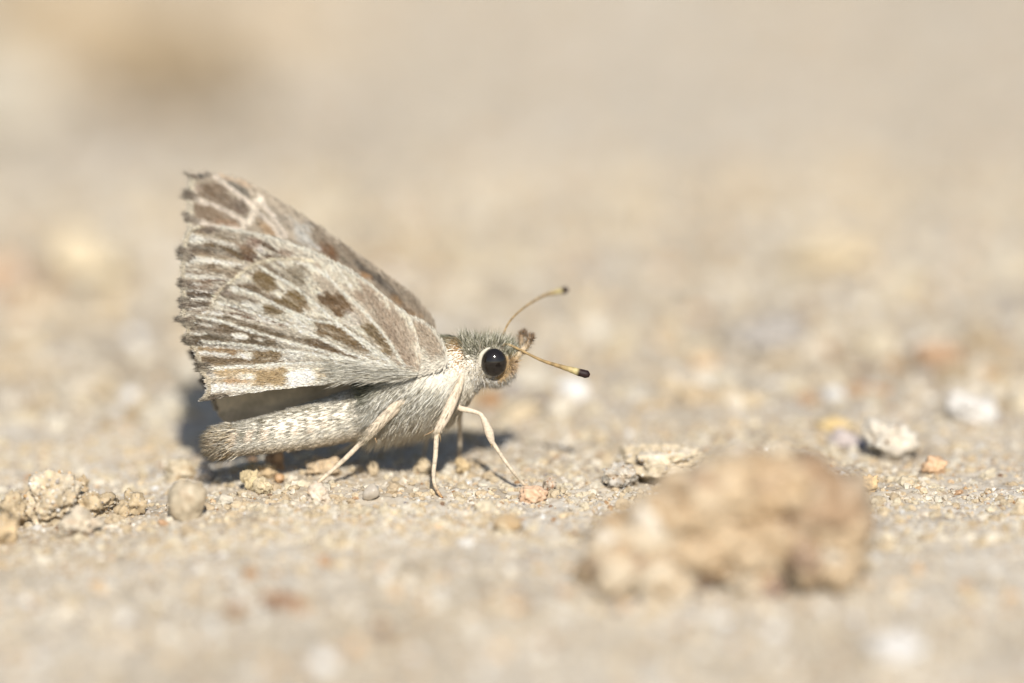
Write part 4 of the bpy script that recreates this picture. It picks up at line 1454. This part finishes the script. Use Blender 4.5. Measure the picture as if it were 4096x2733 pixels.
A = at
ym = FOOT_MID[1]
leg([A(1850, 1500, -1.75), A(1836, 1545, -1.95), A(1812, 1600, -2.2), A(1785, 1660, -2.45), A(1760, 1708, -2.65), A(1746, 1732, -2.72)],
    [.12, .2, .24, .24, .21, .16],
    [A(1748, 1720, -2.70), A(1744, 1780, -2.85), A(1741, 1830, -3.0), A(1735, 1880, -3.15), A(1737, 1930, -3.3), A(1752, 1968, ym + .1), FOOT_MID + [0, 0, .03]],
    [.13, .12, .115, .105, .095, .08, .05], 'near middle leg, thick pale upper part and slim foot', furry=420,
    spur=[[A(1736, 1722, -2.72), A(1715, 1734, -2.8), A(1692, 1744, -2.85)], [A(1752, 1725, -2.8), A(1760, 1745, -2.85), A(1762, 1768, -2.9)]])
yf = FOOT_FRONT[1]
leg([A(1820, 1622, -1.2), A(1842, 1634, -1.35), A(1885, 1644, -1.45), A(1918, 1655, -1.5), A(1930, 1668, -1.52), A(1945, 1700, -1.55), A(1958, 1735, -1.6), A(1968, 1768, -1.65), A(1972, 1778, -1.66)],
    [.14, .14, .125, .1, .11, .19, .21, .14, .08],
    [A(1970, 1768, -1.65), A(1990, 1800, -1.68), A(2020, 1844, -1.75), A(2052, 1886, -1.82), A(2084, 1925, yf + .1), A(2106, 1944, yf + .03), FOOT_FRONT + [0, 0, .03]],
    [.10, .10, .095, .09, .085, .075, .05], 'near front leg bent at the knee and stepping forward',
    spur=[[A(1962, 1765, -1.68), A(1966, 1780, -1.72), A(1964, 1794, -1.74)]])
yh = FOOT_HIND[1]
leg([A(1620, 1600, -1.7), A(1580, 1632, -1.75), A(1530, 1680, -1.8), A(1490, 1722, -1.8), A(1466, 1748, -1.78), A(1455, 1758, -1.76)],
    [.2, .28, .28, .26, .22, .14],
    [A(1472, 1740, -1.78), A(1440, 1776, -1.8), A(1380, 1836, -1.83), A(1310, 1898, -1.86), A(1268, 1934, yh + .03), FOOT_HIND + [0, 0, .03]],
    [.125, .125, .12, .105, .085, .05], 'near hind leg, hairy above, straight slim foot reaching back', furry=900,
    fur_col=[albw(222, 210, 186), albw(206, 194, 168), albw(150, 136, 110)],
    spur=[[A(1500, 1752, -1.85), A(1504, 1764, -1.88), A(1508, 1776, -1.9)]])


def far_foot(x, y):
    return np.array([x, y, float(ground_h(np.array([x]), np.array([y]))[0]) + .03])


k1 = A(1838, 1640, 1.2)
ff = far_foot(A(1836, 1800, 2.6)[0], 2.6)
leg([A(1825, 1600, .9), k1, A(1840, 1700, 1.7)], [.14, .14, .12], [A(1840, 1690, 1.65), A(1840, 1740, 2.0), (A(1840, 1740, 2.0) + ff) / 2, ff], [.1, .1, .09, .05], 'far front leg standing straight in the shade')
ff = far_foot(A(1690, 1800, 3.3)[0], 3.3)
kn = A(1720, 1700, 2.3)
leg([A(1760, 1600, 1.5), (A(1760, 1600, 1.5) + kn) / 2, kn], [.18, .2, .14], [kn + [0, -.05, .05], (kn + ff) / 2, ff], [.11, .1, .05], 'far middle leg hidden behind the body')
ff = far_foot(A(1300, 1800, 2.4)[0], 2.4)
kn = A(1470, 1740, 1.9)
leg([A(1610, 1610, 1.5), (A(1610, 1610, 1.5) + kn) / 2, kn], [.2, .24, .14], [kn + [.05, 0, .05], (kn + ff) / 2, ff], [.11, .1, .05], 'far hind leg hidden behind the abdomen')
